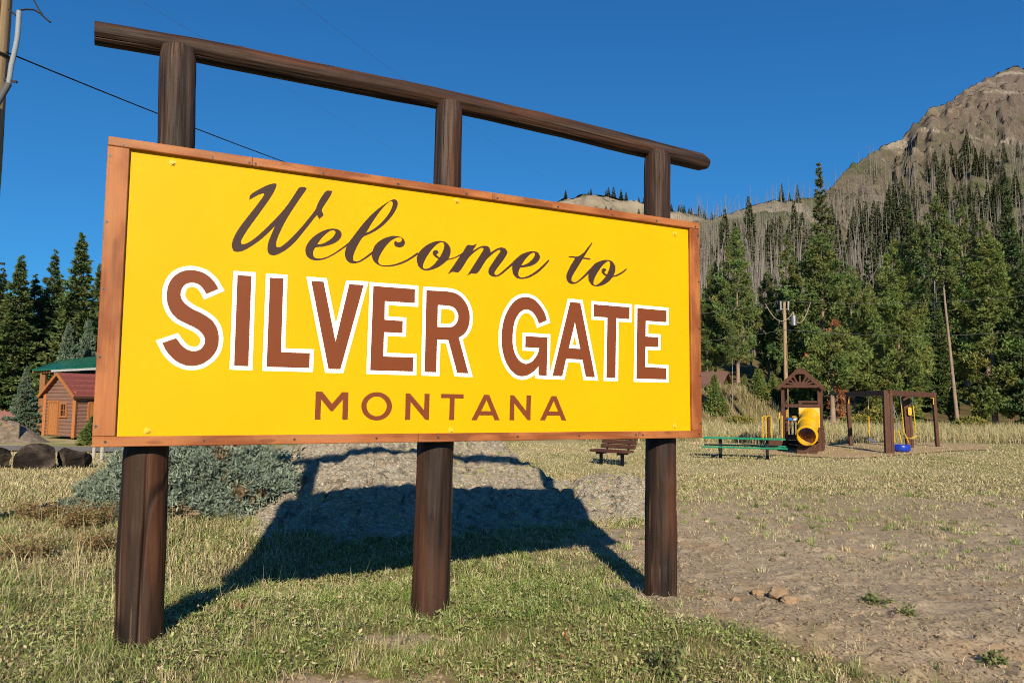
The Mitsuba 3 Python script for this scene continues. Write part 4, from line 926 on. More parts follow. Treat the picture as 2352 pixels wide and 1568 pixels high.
h = r4.uniform(0.03, 0.085, len(x)) * (1 + 0.9 * longer) * (1 + 0.5 * (clump > 0.62)) * (1 - 0.3 * D) * (1 + 0.4 * sst(12, 18, y))
w = 0.0046 * np.maximum(1, y / 5.2) * r4.uniform(0.6, 1.4, len(x))
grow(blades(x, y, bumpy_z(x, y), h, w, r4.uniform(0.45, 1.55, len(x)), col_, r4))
# tufts of longer blades, and stalks round the posts
cx_, cy_ = sample(4200, 3.2, 17, 0.9, r_=r4)
cx_ = np.r_[cx_, np.repeat([SIGN_O[0] + 0.28, SIGN_O[0] + 2.0, SIGN_O[0] + 3.9], 16) + r4.normal(size=48) * 0.13]
cy_ = np.r_[cy_, np.repeat([SIGN_O[1] + 0.30, SIGN_O[1] + 1.15, SIGN_O[1] + 2.1], 16) + r4.normal(size=48) * 0.13]
ex, ey = r4.uniform(-4, 3.2, 6000), r4.uniform(9, 13.5, 6000); eg = rock_at(np.c_[ey, ex]) - bumpy_z(ex, ey)
sel = np.abs(eg) < .06; cx_, cy_ = np.r_[cx_, ex[sel][:420]], np.r_[cy_, ey[sel][:420]]
ok = (np_dirt(cx_, cy_) < 0.5 + 0.5 * (r4.random(len(cx_)) < 1.5 * np_noise(cx_ * .8, cy_ * .8, 51.) ** 1.6 + .35 * sst(5.6, 4.4, cy_))) & (rock_at(np.c_[cy_, cx_]) < bumpy_z(cx_, cy_) + .07); cx_, cy_ = cx_[ok], cy_[ok]
nb = 22
x = np.repeat(cx_, nb) + r4.normal(size=len(cx_) * nb) * 0.028; y = np.repeat(cy_, nb) + r4.normal(size=len(cx_) * nb) * 0.028
tone = np.repeat(pick(len(cx_), {'g': .6 * greenness(cx_, cy_) + .08, 'g2': .4, 's': .3, 's2': .2, 'dg': .3 * greenness(cx_, cy_)}, r4), nb, 0) * r4.uniform(.7, 1.25, (len(x), 1))
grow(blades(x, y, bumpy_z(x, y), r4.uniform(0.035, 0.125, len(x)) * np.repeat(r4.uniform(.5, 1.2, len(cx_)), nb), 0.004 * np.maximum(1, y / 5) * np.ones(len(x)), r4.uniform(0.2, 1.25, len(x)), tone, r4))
# straw and bits of grass lying about on the dirt
x, y = sample(16000, 3.0, 15, 1.1, r_=r4)
ok = (np_dirt(x, y) > 0.4) & off_rock(x, y) & (np_noise(x * 1.9, y * 1.9, 71.) > .42); x, y = x[ok], y[ok]
grow(blades(x, y, bumpy_z(x, y) + .008, r4.uniform(.02, .09, len(x)), .0036 * np.maximum(1, y / 5) * np.ones(len(x)), r4.uniform(1.1, 1.6, len(x)), pick(len(x), {'s': .4, 's2': .4, 'b': .35, 'g2': .18, 'g': .12}, r4), r4, .05))
# dry field beyond
x, y = sample(130000, 12.5, 34, 1.15, r_=r4)
ok = off_rock(x, y) & (np_dirt(x, y) * 0.8 < r4.random(len(x))) & (np_noise(x * 1.1, y * .7, 91.) * .6 + np_noise(x * 3, y * 2, 93.) * .4 + .35 * sst(13, 22, y) > .40) & ~((x < -3) & (np.abs(y - 31.2) < 2.6)); x, y = x[ok], y[ok]
gg = np.clip((np_noise(x * .55, y * .4, 8.) * .6 + np_noise(x * 2.1, y * 1.4, 18.) * .4 - 0.40) * 2.6, 0, .8)
col_ = pick(len(x), {'g': gg * .6, 'o': gg + .12, 's': .6, 's2': .42, 'b': .16}, r4)
grow(blades(x, y, bumpy_z(x, y), r4.uniform(0.03, 0.09, len(x)) * (1 + .5 * (np_noise(x * .8, y * .8, 2.) > .6)), 0.0042 * y / 5.0 * r4.uniform(.7, 1.4, len(x)), r4.uniform(.4, 1.45, len(x)), col_ * .55 + col_.mean(0) * .45, r4))
grass_v, grass_f, grass_c = np.vstack(Vs), np.vstack(Fs), np.vstack(Cs)
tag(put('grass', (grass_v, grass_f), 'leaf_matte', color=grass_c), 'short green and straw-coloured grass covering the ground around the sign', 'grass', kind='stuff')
Vs, Fs, Cs, nv = [], [], [], 0
# tall dry meadow grass behind the playground and along the left field, and the grassy bank
x, y = sample(170000, 31, 68, 0.75, half=0.74, r_=r4)
ok = (x > 3.5) & (y > 33.5 + 1.5 * np.sin(x * .4)); x, y = x[ok], y[ok]
z = land_z(x, y)
gg = np.clip((np_noise(x * .25, y * .2, 8.) - .4) * 1.6, 0, .5); col_ = pick(len(x), {'s': .6, 's2': .18, 'o': .25 + gg, 'b': .16, 'g': .05 + .3 * gg}, r4) * .9
grow(blades(x, y, z, r4.uniform(0.22, 0.72, len(x)) * (.7 + .6 * np_noise(x * .35, y * .35, 3.)), 0.02 * r4.uniform(.6, 1.4, len(x)), r4.uniform(.05, .8, len(x)), col_, r4))
x = r4.uniform(-16, -4.5, 26000); y = r4.uniform(13.5, 26, 26000)
z = bumpy_z(x, y)
grow(blades(x, y, z, r4.uniform(0.06, 0.19, len(x)), 0.014 * r4.uniform(.6, 1.4, len(x)), r4.uniform(.2, 1.2, len(x)), pick(len(x), {'s': .6, 's2': .35, 'o': .25, 'b': .14}, r4), r4))
# seed-head stalks
sx, sy = sample(150, 3.6, 12, 1.0, r_=r4); ok = (sx < 1.2) & off_rock(sx, sy); sx, sy = sx[ok], sy[ok]
sx = np.r_[sx, r4.uniform(-6.2, -2.2, 420)]; sy = np.r_[sy, r4.uniform(5.8, 10.6, 420)]
n = len(sx); hh = r4.uniform(.14, .38, n) * (1 + .75 * (sx < -2.2) * r4.random(n)); le = r4.uniform(.05, .75, n)
grow(blades(sx, sy, bumpy_z(sx, sy), hh, np.full(n, .0045), le, pick(n, {'s': .5, 's2': .5, 'g2': .2}, r4), r4, 0.2))
tag(put('tall_dry_grass', (np.vstack(Vs), np.vstack(Fs)), 'leaf_matte', color=np.vstack(Cs)), 'tall straw-coloured meadow grass behind the playground and on the left', 'grass', kind='stuff')
# broad little leaves of the low weeds in the turf
x, y = sample(66000, 3.0, 11.5, 1.2, r_=r4)
ok = (np_dirt(x, y) < 0.35) & off_rock(x, y) & (np_noise(x * 2.6, y * 2.6, 12.) > 0.36); x, y = x[ok], y[ok]
n = len(x); az = r4.uniform(0, 6.283, n); til = r4.uniform(-.1, .7, n)
D = np.stack([np.cos(az) * np.cos(til), np.sin(az) * np.cos(til), np.sin(til)], 1)
S = np.stack([-np.sin(az), np.cos(az), r4.normal(size=n) * .25], 1)
L, W_ = r4.uniform(.014, .042, n)[:, None], r4.uniform(.007, .019, n)[:, None]
P = np.stack([x, y, bumpy_z(x, y) + r4.uniform(.012, .06, n)], 1)
v = np.stack([P, P + D * L * .35 + S * W_ / 2, P + D * L * .8 + S * W_ * .32, P + D * L, P + D * L * .8 - S * W_ * .32, P + D * L * .35 - S * W_ / 2], 1)
o = np.arange(n)[:, None] * 6
f = np.vstack([o + [0, 1, 5], o + [1, 2, 5], o + [2, 4, 5], o + [2, 3, 4]])
gz = greenness(x, y)
c = np.repeat(pick(n, {'g': gz * 1.2, 'g2': gz * 1.3, 'dg': .35 * gz, 'o': .2, 'b': .10, 'r': .03, 's': .16, 's2': .08}, r4), 6, 0)
tag(put('weed_leaves', (v.reshape(-1, 3), f), 'leaf_matte', color=c), 'low broad-leaved weeds scattered through the grass by the sign posts', 'weeds', kind='stuff')
# crumbs and clods of dry soil
def lumps(n, r_, sel, smin, smax):
    x, y = sel
    base = trimesh.creation.icosphere(subdivisions=0); bv, bf = np.array(base.vertices), np.array(base.faces)
    m = len(x); s = smin * (smax / smin) ** (r_.random(m) ** 2.2)
    v = bv[None] * (1 + 0.35 * r_.normal(size=(m, len(bv), 1)).clip(-1, 1)) * s[:, None, None] * np.stack([r_.uniform(.7, 1.4, m), r_.uniform(.7, 1.4, m), r_.uniform(.5, .9, m)], 1)[:, None]
    v = v + np.stack([x, y, bumpy_z(x, y) + s * .25], 1)[:, None]
    f = bf[None] + (np.arange(m) * len(bv))[:, None, None]
    cc = np.array([[0.40, 0.32, 0.23]]) * r_.uniform(.65, 1.25, (m, 1))
    return v.reshape(-1, 3), f.reshape(-1, 3), np.repeat(cc, len(bv), 0)
x, y = sample(44000, 3.2, 16, 1.3, r_=r4)
Dm = np_dirt(x, y); ok = (Dm > .45) & (np_noise(x * 1.1, y * 1.1, 15.) + .25 * r4.random(len(x)) > .52)
v, f, c = lumps(0, r4, (x[ok], y[ok]), .004, .019)
tag(put('dirt_crumbs', (v, f), 'leaf_matte', color=c), 'small crumbs and clods of dry soil strewn over the bare dirt', 'soil', kind='stuff')
for i, (px, py, s, lab) in enumerate([(1790, 1375, .075, 'largest tan clod of earth on the bare dirt right of the sign'), (1742, 1366, .05, 'tan clod of earth left of the largest clod on the dirt'), (1815, 1385, .06, 'greyish clod of earth just right of the largest clod'),
                                      (1690, 1375, .035, 'small tan clod of earth on the dirt nearest to the right post'), (1775, 1290, .03, 'small dark clod alone in the middle of the dirt patch')]):
    p = hit(px, py)
    m = trimesh.creation.icosphere(subdivisions=3); v = np.array(m.vertices)
    v = v * (1 + .7 * (meshkit.fbm(v * 1.8 + i * 5, 4, i) - .5))[:, None] * [s * 1.2, s, s * .75] + [p[0], p[1], bumpy_z(p[0], p[1]) + s * .3]
    tag(put('dirt_clod', (v, np.array(m.faces)), 'leaf_matte', (0.40, 0.29, 0.19) if i != 4 else (0.2, 0.16, 0.12), smooth=30), lab, 'clod')

# ------------------------------------------------------------------ shrubs and single weeds
def juniper(c, rx, ry, h, n, seed, tone, name, label):
    r_ = np.random.default_rng(seed)
    az = r_.uniform(0, 6.283, n); el = np.arcsin(r_.uniform(0, 1, n) ** 0.8)
    k = 1 + 0.75 * (meshkit.fbm(np.stack([np.cos(az) * 2.2, np.sin(az) * 2.2, el * 2.5 + seed], 1), 3, seed) - .5) + .45 * (meshkit.fbm(np.stack([np.cos(az) * 6, np.sin(az) * 6, el * 7 + seed], 1), 2, seed + 5) - .5)
    k = k + .16 * (r_.random(n) < .05)
    rr = k * r_.uniform(.72, 1.0, n) ** .6
    P = np.stack([np.cos(az) * np.cos(el) * rx * rr, np.sin(az) * np.cos(el) * ry * rr, np.sin(el) * h * rr], 1)
    D = unit(P / np.array([rx, ry, h * .8]) + np.array([0, 0, .35]))
    P = P + c
    P[:, 2] = np.maximum(P[:, 2], bumpy_z(P[:, 0], P[:, 1]) + .02)
    bare = meshkit.fbm(P * 3.1, 2, seed + 9)
    tone = np.where((bare > .66)[:, None], [[.26, .20, .13]], np.asarray(tone)[None])
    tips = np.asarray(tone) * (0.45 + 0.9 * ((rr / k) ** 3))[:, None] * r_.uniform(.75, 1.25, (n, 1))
    v, f, cc = tufts(P, D, r_.uniform(.045, .10, n), r_.uniform(.013, .024, n), tips, r_, 4, 1.2)
    k_ = thing(name, label, 'shrub')
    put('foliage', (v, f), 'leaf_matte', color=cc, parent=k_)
    st = []
    for _ in range(26):
        a = r_.uniform(0, 6.283); q = r_.uniform(.4, .8)
        st.append(tube(np.array([c, c + [math.cos(a) * rx * q * .5, math.sin(a) * ry * q * .5, h * .25], c + [math.cos(a) * rx * q, math.sin(a) * ry * q, h * r_.uniform(.2, .6)]]), [.02, .014, .006], 5))
    put('stems', join(*st), 'tree_bark', parent=k_, smooth=True)
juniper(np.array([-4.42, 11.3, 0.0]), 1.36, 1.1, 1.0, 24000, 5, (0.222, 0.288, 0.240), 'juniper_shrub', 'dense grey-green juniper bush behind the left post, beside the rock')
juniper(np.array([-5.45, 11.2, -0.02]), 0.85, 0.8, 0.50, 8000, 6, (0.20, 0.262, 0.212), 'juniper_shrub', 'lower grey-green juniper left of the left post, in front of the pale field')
def dry_bush(c, R, h, n, seed, tones, name, label, leafy=6):
    r_ = np.random.default_rng(seed); st, P, D = [], [], []
    for _ in range(n):
        a = r_.uniform(0, 6.283); q = R * r_.uniform(.2, 1); hh = h * r_.uniform(.5, 1.1)
        b = c + np.array([math.cos(a) * q * .35, math.sin(a) * q * .35, 0]); e = c + np.array([math.cos(a) * q, math.sin(a) * q, hh])
        b[2] = bumpy_z(b[0], b[1]) - .01; e[2] = b[2] + hh
        st.append(tube(np.array([b, (b + e) / 2 + r_.normal(size=3) * .02 + [0, 0, .04 * h], e]), [.005, .004, .002], 3, False))
        t = r_.uniform(.3, 1, leafy)[:, None]; P.append(b * (1 - t) + e * t + r_.normal(size=(leafy, 3)) * .025); D.append(unit(r_.normal(size=(leafy, 3)) + (e - b)))
    k_ = thing(name, label, 'plant'); P, D = np.vstack(P), np.vstack(D)
    put('stems', join(*st), 'paint_matte', tones[0], parent=k_)
    v, f, cc = tufts(P, D, r_.uniform(.025, .06, len(P)), .014, np.array(tones[1:])[r_.integers(0, len(tones) - 1, len(P))], r_, 3, 1.2)
    put('leaves', (v, f), 'leaf_matte', color=cc, parent=k_)
BR = ((.16, .11, .06), (.30, .20, .10), (.24, .14, .08), (.36, .29, .15), (.26, .25, .10))
q = hit(190, 1215); dry_bush(q, .42, .30, 100, 1, BR, 'dry_brown_weed', 'brown dried weed clump left of the left post', 9)
q = hit(95, 1195); dry_bush(q, .5, .26, 80, 2, BR, 'dry_brown_weed', 'paler brown dried weed clump near the left edge of the picture', 8)
q = hit(620, 1165); dry_bush(q, .4, .28, 120, 3, BR, 'dry_brown_weed', 'brown dried weed clump at the foot of the juniper and the rock', 8)
q = hit(60, 1290); dry_bush(q, .35, .26, 60, 11, BR, 'dry_brown_weed', 'straggly brown weed in the grass at the left edge, nearest to the camera', 7)
q = hit(220, 1270); dry_bush(q, .25, .22, 46, 12, BR, 'dry_brown_weed', 'small straggly weed just left of the left post, half way up its foot', 7)
q = hit(240, 1160); dry_bush(q, .32, .22, 90, 8, ((.12, .10, .04), (.30, .20, .05), (.16, .17, .05), (.34, .15, .05)), 'dry_brown_weed', 'yellowish-green weed clump in front of the lower juniper', 8)
GRN2 = ((.13, .09, .05), (.13, .19, .07), (.20, .26, .11), (.28, .27, .13))
q = hit(1536, 1558); dry_bush(q, .07, .20, 13, 4, GRN2, 'green_weed', 'upright feathery green weed with a reddish stalk at the bottom edge', 12)
q = hit(2010, 1388); dry_bush(q, .11, .035, 15, 5, GRN2, 'green_weed', 'low dark green weed on the dirt to the right', 8)
q = hit(2080, 1412); dry_bush(q, .08, .035, 11, 6, GRN2, 'green_weed', 'smaller green weed just right of the low dark green one', 8)
q = hit(2290, 1518); dry_bush(q, .08, .035, 12, 7, GRN2, 'green_weed', 'small green weed on the dirt near the lower right corner', 8)
RED = ((.22, .09, .05), (.42, .10, .07), (.30, .08, .05))
q = hit(545, 1398); dry_bush(q, .05, .03, 5, 9, RED, 'red_leaved_weed', 'small weed with bright red leaves right of the left post in the shadow', 4)
q = hit(1308, 1485); dry_bush(q, .02, .04, 3, 10, RED, 'red_leaved_weed', 'single red-leaved sprig in the grass between the middle and right posts', 4)
OLV = ((.12, .10, .05), (.26, .27, .07), (.36, .30, .09), (.17, .20, .06))
for px, py, R, h, lab in ((2010, 958, 1.5, 1.6, 'yellow-olive bush behind the left arm of the swing set'), (1965, 968, 1.0, 1.0, 'low olive bush between the play tower and the swing set'), (2230, 968, 1.3, 0.9, 'low olive bush behind the right end of the swing set'), (1700, 962, 1.2, .8, 'low olive bush on the shaded bank by the sign')):
    q = at(px, py, 57); q[2] = land_z([q[0]], [q[1]])[0]
    r_ = np.random.default_rng(int(px)); n = 900
    az, el, rr = r_.uniform(0, 6.283, n), np.arcsin(r_.random(n)), r_.uniform(.5, 1, n)
    P = q + np.stack([np.cos(az) * np.cos(el) * R * rr, np.sin(az) * np.cos(el) * R * rr, np.sin(el) * h * rr], 1)
    v, f, cc = tufts(P, unit(P - q + [0, 0, .4]), .26, .10, np.array(OLV[1:])[r_.integers(0, 3, n)], r_, 3, 1.2)
    tag(put('olive_bush', (v, f), 'leaf_matte', color=cc), lab, 'shrub')

# ------------------------------------------------------------------ utility poles and wires
k_ = thing('utility_pole', 'weathered wooden utility pole with a grey conduit at the left edge of the picture', 'utility pole')
e0 = at(23, 0, 10.0)
pc = np.array([e0[0] - 0.155, 10.0, 0])
hh = np.linspace(-0.6, 9.0, 30)
wood = tube(np.c_[np.full(30, pc[0]), np.full(30, pc[1]), hh], np.linspace(.175, .15, 30) * (1 + .02 * np.sin(hh * 3)), 24)
def pole_wood(p, n, uv):
    s = fbm(p.x * 60 + p.y * 40, p.z * 1.2, 4.0, 4)
    c = mix((0.34, 0.23, 0.125), (0.56, 0.44, 0.29), s)
    return mix(c, (0.10, 0.055, 0.03), smoothstep(0.6, 0.75, fbm(p.x * 14 + p.y * 20, p.z * 0.7, 9.0, 3)))
scene['pole_wood'] = two({'type': 'diffuse', 'reflectance': tint(pole_wood)})
put('post', wood, 'pole_wood', parent=k_, smooth=True)
def pp(px, py, d=9.85): return at(px, py, d)
cond = [pp(44, 26), pp(43, 40), pp(42, 60), pp(40, 85), pp(36, 108), pp(31, 130), pp(26, 152), pp(23, 172), pp(20, 192)]
low = np.array([cond[-1], pp(17, 230), pp(14, 290), pp(10, 380)])
put('conduit', tube(np.array(cond), .031, 14), 'paint_matte', (.33, .38, .44), parent=k_, smooth=40, label='pale grey bent conduit at the top')
lowx = pc[0] + .165
put('conduit', tube(np.array([cond[-1], [lowx + .02, 9.83, cond[-1][2] - .3], [lowx, 9.83, cond[-1][2] - .8], [lowx, 9.83, 0.0]]), .042, 14), 'paint_matte', (.12, .125, .14), parent=k_, smooth=40, label='dark grey straight conduit going down')
put('conduit_clamp', tube(np.array([pp(20, 22), pp(30, 30), pp(47, 45)]), .014, 6), 'metal_dull', (.08, .08, .09), parent=k_)
put('conduit_clamp', bar(pp(10, 183), pp(39, 189), .03, .03), 'metal_dull', (.08, .08, .09), parent=k_)
put('conduit_clamp', bar(pp(-8, 604), pp(10, 606), .03, .03), 'metal_dull', (.08, .08, .09), parent=k_)
put('cable_clamp', tube(np.array([pc + [math.cos(a) * .175, math.sin(a) * .175, pp(10, 118)[2]] for a in np.linspace(0, 2 * np.pi, 20)]), .018, 6, False), 'metal_dull', (.06, .06, .065), parent=k_)
BLK = (.018, .018, .02)
put('cable', tube(np.array([pp(44, 25), pp(60, 22), pp(78, 23), pp(92, 31), pp(104, 42), pp(116, 52)]), .012, 7), 'paint_matte', BLK, parent=k_, smooth=50)
put('cable', tube(np.array([pp(60, -30), pp(76, -2), pp(88, 20), pp(97, 33)]), .010, 7), 'paint_matte', BLK, parent=k_, smooth=50)
a, b = at(14, 120, 9.75), at(1150, 500, 42)
tag(put('black_cable', tube(sag(a, b, .55), .0105, 6), 'paint_matte', BLK, smooth=60), 'black cable running down from the utility pole at the left edge to behind the sign', 'cable')
tag(put('thin_wire', tube(sag(at(300, -12, 14), at(1110, 440, 90), .5), .0032, 4), 'paint_matte', (.16, .16, .17), smooth=60), 'upper left of the two hair-thin wires crossing the blue sky behind the sign', 'wire')
tag(put('thin_wire', tube(sag(at(672, -8, 14), at(1350, 450, 110), .8), .0032, 4), 'paint_matte', (.16, .16, .17), smooth=60), 'right-hand hair-thin wire crossing the blue sky, ending above the pale hill', 'wire')

k_ = thing('utility_pole', 'brown wooden utility pole with a small transformer rising behind the play tower', 'utility pole')
D2 = 54.0
b = at(1806, 905, D2); t_ = at(1801, 694, D2)
put('post', tube(np.array([[b[0], b[1], -.3], (b + t_) / 2, t_]), [.16, .14, .115], 14), 'pole_wood', parent=k_, smooth=40)
for sx in (-1, 1):
    c = t_ + [sx * .27, -.05, -.30]
    z_ = np.linspace(-.28, .36, 9)
    put('insulator', tube(np.c_[np.full(9, c[0]), np.full(9, c[1]), c[2] + z_], [.05, .075, .05, .075, .05, .075, .05, .075, .04], 10), 'plastic_gloss', (.34, .38, .38), parent=k_, smooth=40)
    put('bracket', bar(c + [0, 0, -.2], t_ + [0, -.05, -.5], .05), 'metal_dull', (.2, .2, .2), parent=k_)
tc = at(1823, 736, D2 - .2)
can = trimesh.creation.cylinder(radius=.19, height=.70, sections=20)
put('transformer', xf(can, tc), 'metal_dull', (.36, .39, .42), parent=k_, smooth=40)
put('bushing', tube(np.array([tc + [-.05, -.1, .4], tc + [-.08, -.1, .62]]), .05, 8), 'plastic_gloss', (.45, .42, .40), parent=k_)
put('hanger', bar(tc + [-.24, 0, .1], [t_[0], t_[1], tc[2] + .1], .08), 'metal_dull', (.3, .3, .3), parent=k_)
wl, wr = at(1758, 697, D2), at(1862, 693, D2)
put('jumper_wire', tube(sag(wl, tc + [-.08, -.1, .55], .9, 16), .022, 5), 'paint_matte', (.5, .42, .36), parent=k_, smooth=60)
put('jumper_wire', tube(sag(wr, tc + [.2, -.1, -.2], .45, 16), .022, 5), 'paint_matte', (.5, .42, .36), parent=k_, smooth=60)
GW = (.30, .31, .32)
tag(put('power_line', tube(np.vstack([sag(at(1330, 722, D2 - 6), t_ + [-.3, -.05, .07], .5), sag(t_ + [.3, -.05, .07], at(2720, 622, D2 - 6), .9)]), .012, 5), 'metal_dull', GW, smooth=60), 'upper grey power line passing over the top of the pole behind the playground', 'wire')
tag(put('power_line', tube(np.vstack([sag(at(1330, 790, D2 - 6), [t_[0], t_[1] - .15, at(1803, 757, D2)[2]], .4), sag([t_[0], t_[1] - .15, at(1803, 757, D2)[2]], at(2720, 716, D2 - 6), .9)]), .012, 5), 'metal_dull', GW, smooth=60), 'lower grey power line strung across the pole behind the playground', 'wire')

# ------------------------------------------------------------------ play tower with tube slide
def local(o, yaw):
    return lambda m: xf(m, o, yaw)
o = hit(1842, 1036); o[2] = bumpy_z(o[0], o[1]) if o[1] < 60 else o[2]
yaw = -math.atan2(o[0], o[1]) + math.radians(-4)
L_ = local(o, yaw); TW = 'brown_timber'; YL = (.86, .50, .012)
tower = thing('play_tower', 'brown timber play tower with gabled roof and yellow tube slide', 'play tower')
PW, PD, S_ = .64, 1.30, .12
for x in (-PW, PW):
    for y in (0, PD):
        put('post', L_(box(x - S_ / 2, x + S_ / 2, y - S_ / 2, y + S_ / 2, -.1, 2.42, .008)), TW, parent=tower)
roofs = []
for s in (-1, 1):
    for k in range(5):
        t0, t1 = k / 5, (k + 1) / 5
        a = np.array([s * (.78 - .78 * (t0 + t1) / 2), -.22, 2.36 + .74 * (t0 + t1) / 2 + .03 - .004 * k]); b = a + [0, PD + .5, 0]
        put('roof_board', L_(bar(a, b, .215, .025, .004, up=(s * .69, 0, .72))), TW, parent=tower)
for y in (-.19, PD + .19):
    gy0 = y
    for s in (-1, 1):
        put('rafter', L_(bar((s * .80, gy0, 2.32), (0, gy0, 3.08), .05, .13, .004, up=(0, 1, 0) if False else (s * .69, 0, .72))), TW, parent=tower)
    put('gable_beam', L_(box(-.62, .62, gy0 - .02, gy0 + .02, 2.36, 2.47, .004)), TW, parent=tower)
    put('gable_peak', L_((np.array([[-.22, gy0 - .03, 2.87], [.22, gy0 - .03, 2.87], [0, gy0 - .03, 3.09], [-.22, gy0 + .03, 2.87], [.22, gy0 + .03, 2.87], [0, gy0 + .03, 3.09]]), np.array([[0, 1, 2], [5, 4, 3], [0, 3, 4], [0, 4, 1], [1, 4, 5], [1, 5, 2], [2, 5, 3], [2, 3, 0]]))), TW, parent=tower)
    th = np.linspace(0, np.pi, 14)
    hub = Polygon(list(np.c_[.28 * np.cos(th), 2.455 + .13 * np.sin(th)]) + [(-.28, 2.45), (.28, 2.45)][:0]).convex_hull
    e = trimesh.creation.extrude_polygon(hub, .03, engine='earcut'); v = np.array(e.vertices)
    put('sunburst_hub', L_((np.stack([v[:, 0], gy0 - v[:, 2] + .005, v[:, 1]], 1), np.array(e.faces))), TW, parent=tower)
    for a in np.radians([16, 38, 61, 90, 119, 142, 164]):
        r1 = min(.42 / max(math.sin(a), .01), .74 / abs(math.cos(a) + 1e-6) * .72, .50)
        put('sunburst_ray', L_(bar((.2 * math.cos(a), gy0, 2.46 + .1 * math.sin(a)), (r1 * 1.0 * math.cos(a), gy0, 2.45 + r1 * .86 * math.sin(a)), .028, .062, up=(-math.sin(a), 0, math.cos(a)))), TW, parent=tower)
put('rail', L_(box(-PW, PW, -.075, -.03, 1.63, 1.75, .004)), TW, parent=tower)
put('rail', L_(box(-.10, PW + .05, -.02, .03, 1.80, 1.88, .004)), TW, parent=tower)
put('short_post', L_(box(-.08, .03, -.09, -.02, 1.55, 1.85, .004)), TW, parent=tower)
for y in (PD,):
    put('rail', L_(box(-PW, PW, y - .02, y + .03, 1.15, 1.24, .004)), TW, parent=tower)
put('rail', L_(box(-PW, -.08, -.07, -.03, 1.16, 1.25, .004)), TW, parent=tower)
for x in (-.50, -.37, -.25, -.13):
    put('baluster', L_(box(x - .025, x + .025, -.05, -.01, .57, 1.16)), TW, parent=tower)
for x in np.linspace(-.5, .5, 8):
    put('baluster', L_(box(x - .025, x + .025, PD - .02, PD + .02, .57, 1.16)), TW, parent=tower)
for k in range(7):
    y0 = .02 + k * .19
    put('deck_board', L_(box(-PW + .03, PW - .03, y0, y0 + .18, .52, .565, .004)), TW, parent=tower)
put('deck_beam', L_(box(-PW, PW, -.04, 0.0, .40, .53)), TW, parent=tower)
for k in range(5):
    z0 = .02 + k * .165
    put('side_board', L_(box(PW + .065, PW + .10, -.02, PD + .05, z0, z0 + .155, .005)), TW, parent=tower)
    put('side_board', L_(box(-PW + .06, PW - .06, PD - .05, PD - .02, z0, z0 + .155, .005)) if z0 < .5 else L_(box(PW + .065, PW + .10, -.02, PD + .05, .85, .93, .005)), TW, parent=tower)
put('activity_panel', L_(box(-.46, -.31, -.10, -.07, 1.13, 1.23, .006)), 'plastic_gloss', (.02, .20, .62), parent=tower, label='small blue plate on the rail')
put('activity_panel', L_(box(-.27, -.11, -.10, -.07, 1.13, 1.23, .006)), 'plastic_gloss', (.72, .74, .76), parent=tower, label='small white plate on the rail')
put('activity_panel', L_(box(-.31, -.16, -.09, -.06, 1.26, 1.30, .006)), 'plastic_gloss', YL, parent=tower, label='small yellow bar above the plates')
# slide
pl = Polygon([(-.36, 0), (.36, 0), (.36, .72), (-.36, .72)]).buffer(0).difference(__import__('shapely').Point(0, .34).buffer(.29))
e = trimesh.creation.extrude_polygon(pl, .035, engine='earcut'); v = np.array(e.vertices)
SX = .29
put('slide_plate', L_((np.stack([v[:, 0] + SX, -.09 - v[:, 2], v[:, 1] + .90], 1), np.array(e.faces))), 'plastic_gloss', (.88, .62, .20), parent=tower, label='flat pale yellow mounting plate of the slide')
def pipe(pts, r, th=.012, sides=36):
    p = np.asarray(pts, float); o_ = tube(p, r, sides, False); i_ = tube(p, r - th, sides, False)
    n = len(p); f2 = i_[1][:, ::-1] + len(o_[0]); k = np.arange(sides); N = len(o_[0]); caps = []
    for row in (0, n - 1):
        a, b = row * sides + k, row * sides + (k + 1) % sides
        q = np.stack([a, b, b + N, a + N], 1); q = q[:, ::-1] if row == 0 else q
        caps += [q[:, [0, 1, 2]], q[:, [0, 2, 3]]]
    return np.vstack([o_[0], i_[0]]), np.vstack([o_[1], f2] + caps)
path = np.array([(SX, .0, 1.27), (SX, -.35, 1.20), (SX, -.85, 1.0), (SX + .01, -1.4, .76), (SX + .015, -1.75, .66), (SX + .015, -2.0, .63)])
seg = [path[:3], np.array([path[2], path[3]]), path[3:]]
for k, s_ in enumerate(seg):
    put('slide_tube', L_(pipe(s_, .315)), 'plastic_gloss', YL, parent=tower, smooth=40)
def collar(c, d, r=.355, w=.05): c, d = np.array(c), unit(np.array(d)); return pipe([c - d * w, c + d * w], r, .05)
put('slide_collar', L_(collar(path[0] + [0, -.14, -.02], (0, -1, -.15))), 'plastic_gloss', YL, parent=tower, smooth=40)
put('slide_collar', L_(collar(path[2], (0, -1, -.42), .36)), 'plastic_gloss', YL, parent=tower, smooth=40)
put('slide_collar', L_(collar(path[4], (0, -1, -.25), .365, .07)), 'plastic_gloss', YL, parent=tower, smooth=40)
for k in range(3):
    put('slide_base_board', L_(box(SX - .34, SX + .30, -1.62, -1.58, .0 + k * .115, .108 + k * .115, .005)), TW, parent=tower)
    put('slide_base_board', L_(box(SX + .27, SX + .30, -1.58, -.08, .0 + k * .115, .108 + k * .115, .005)), TW, parent=tower)
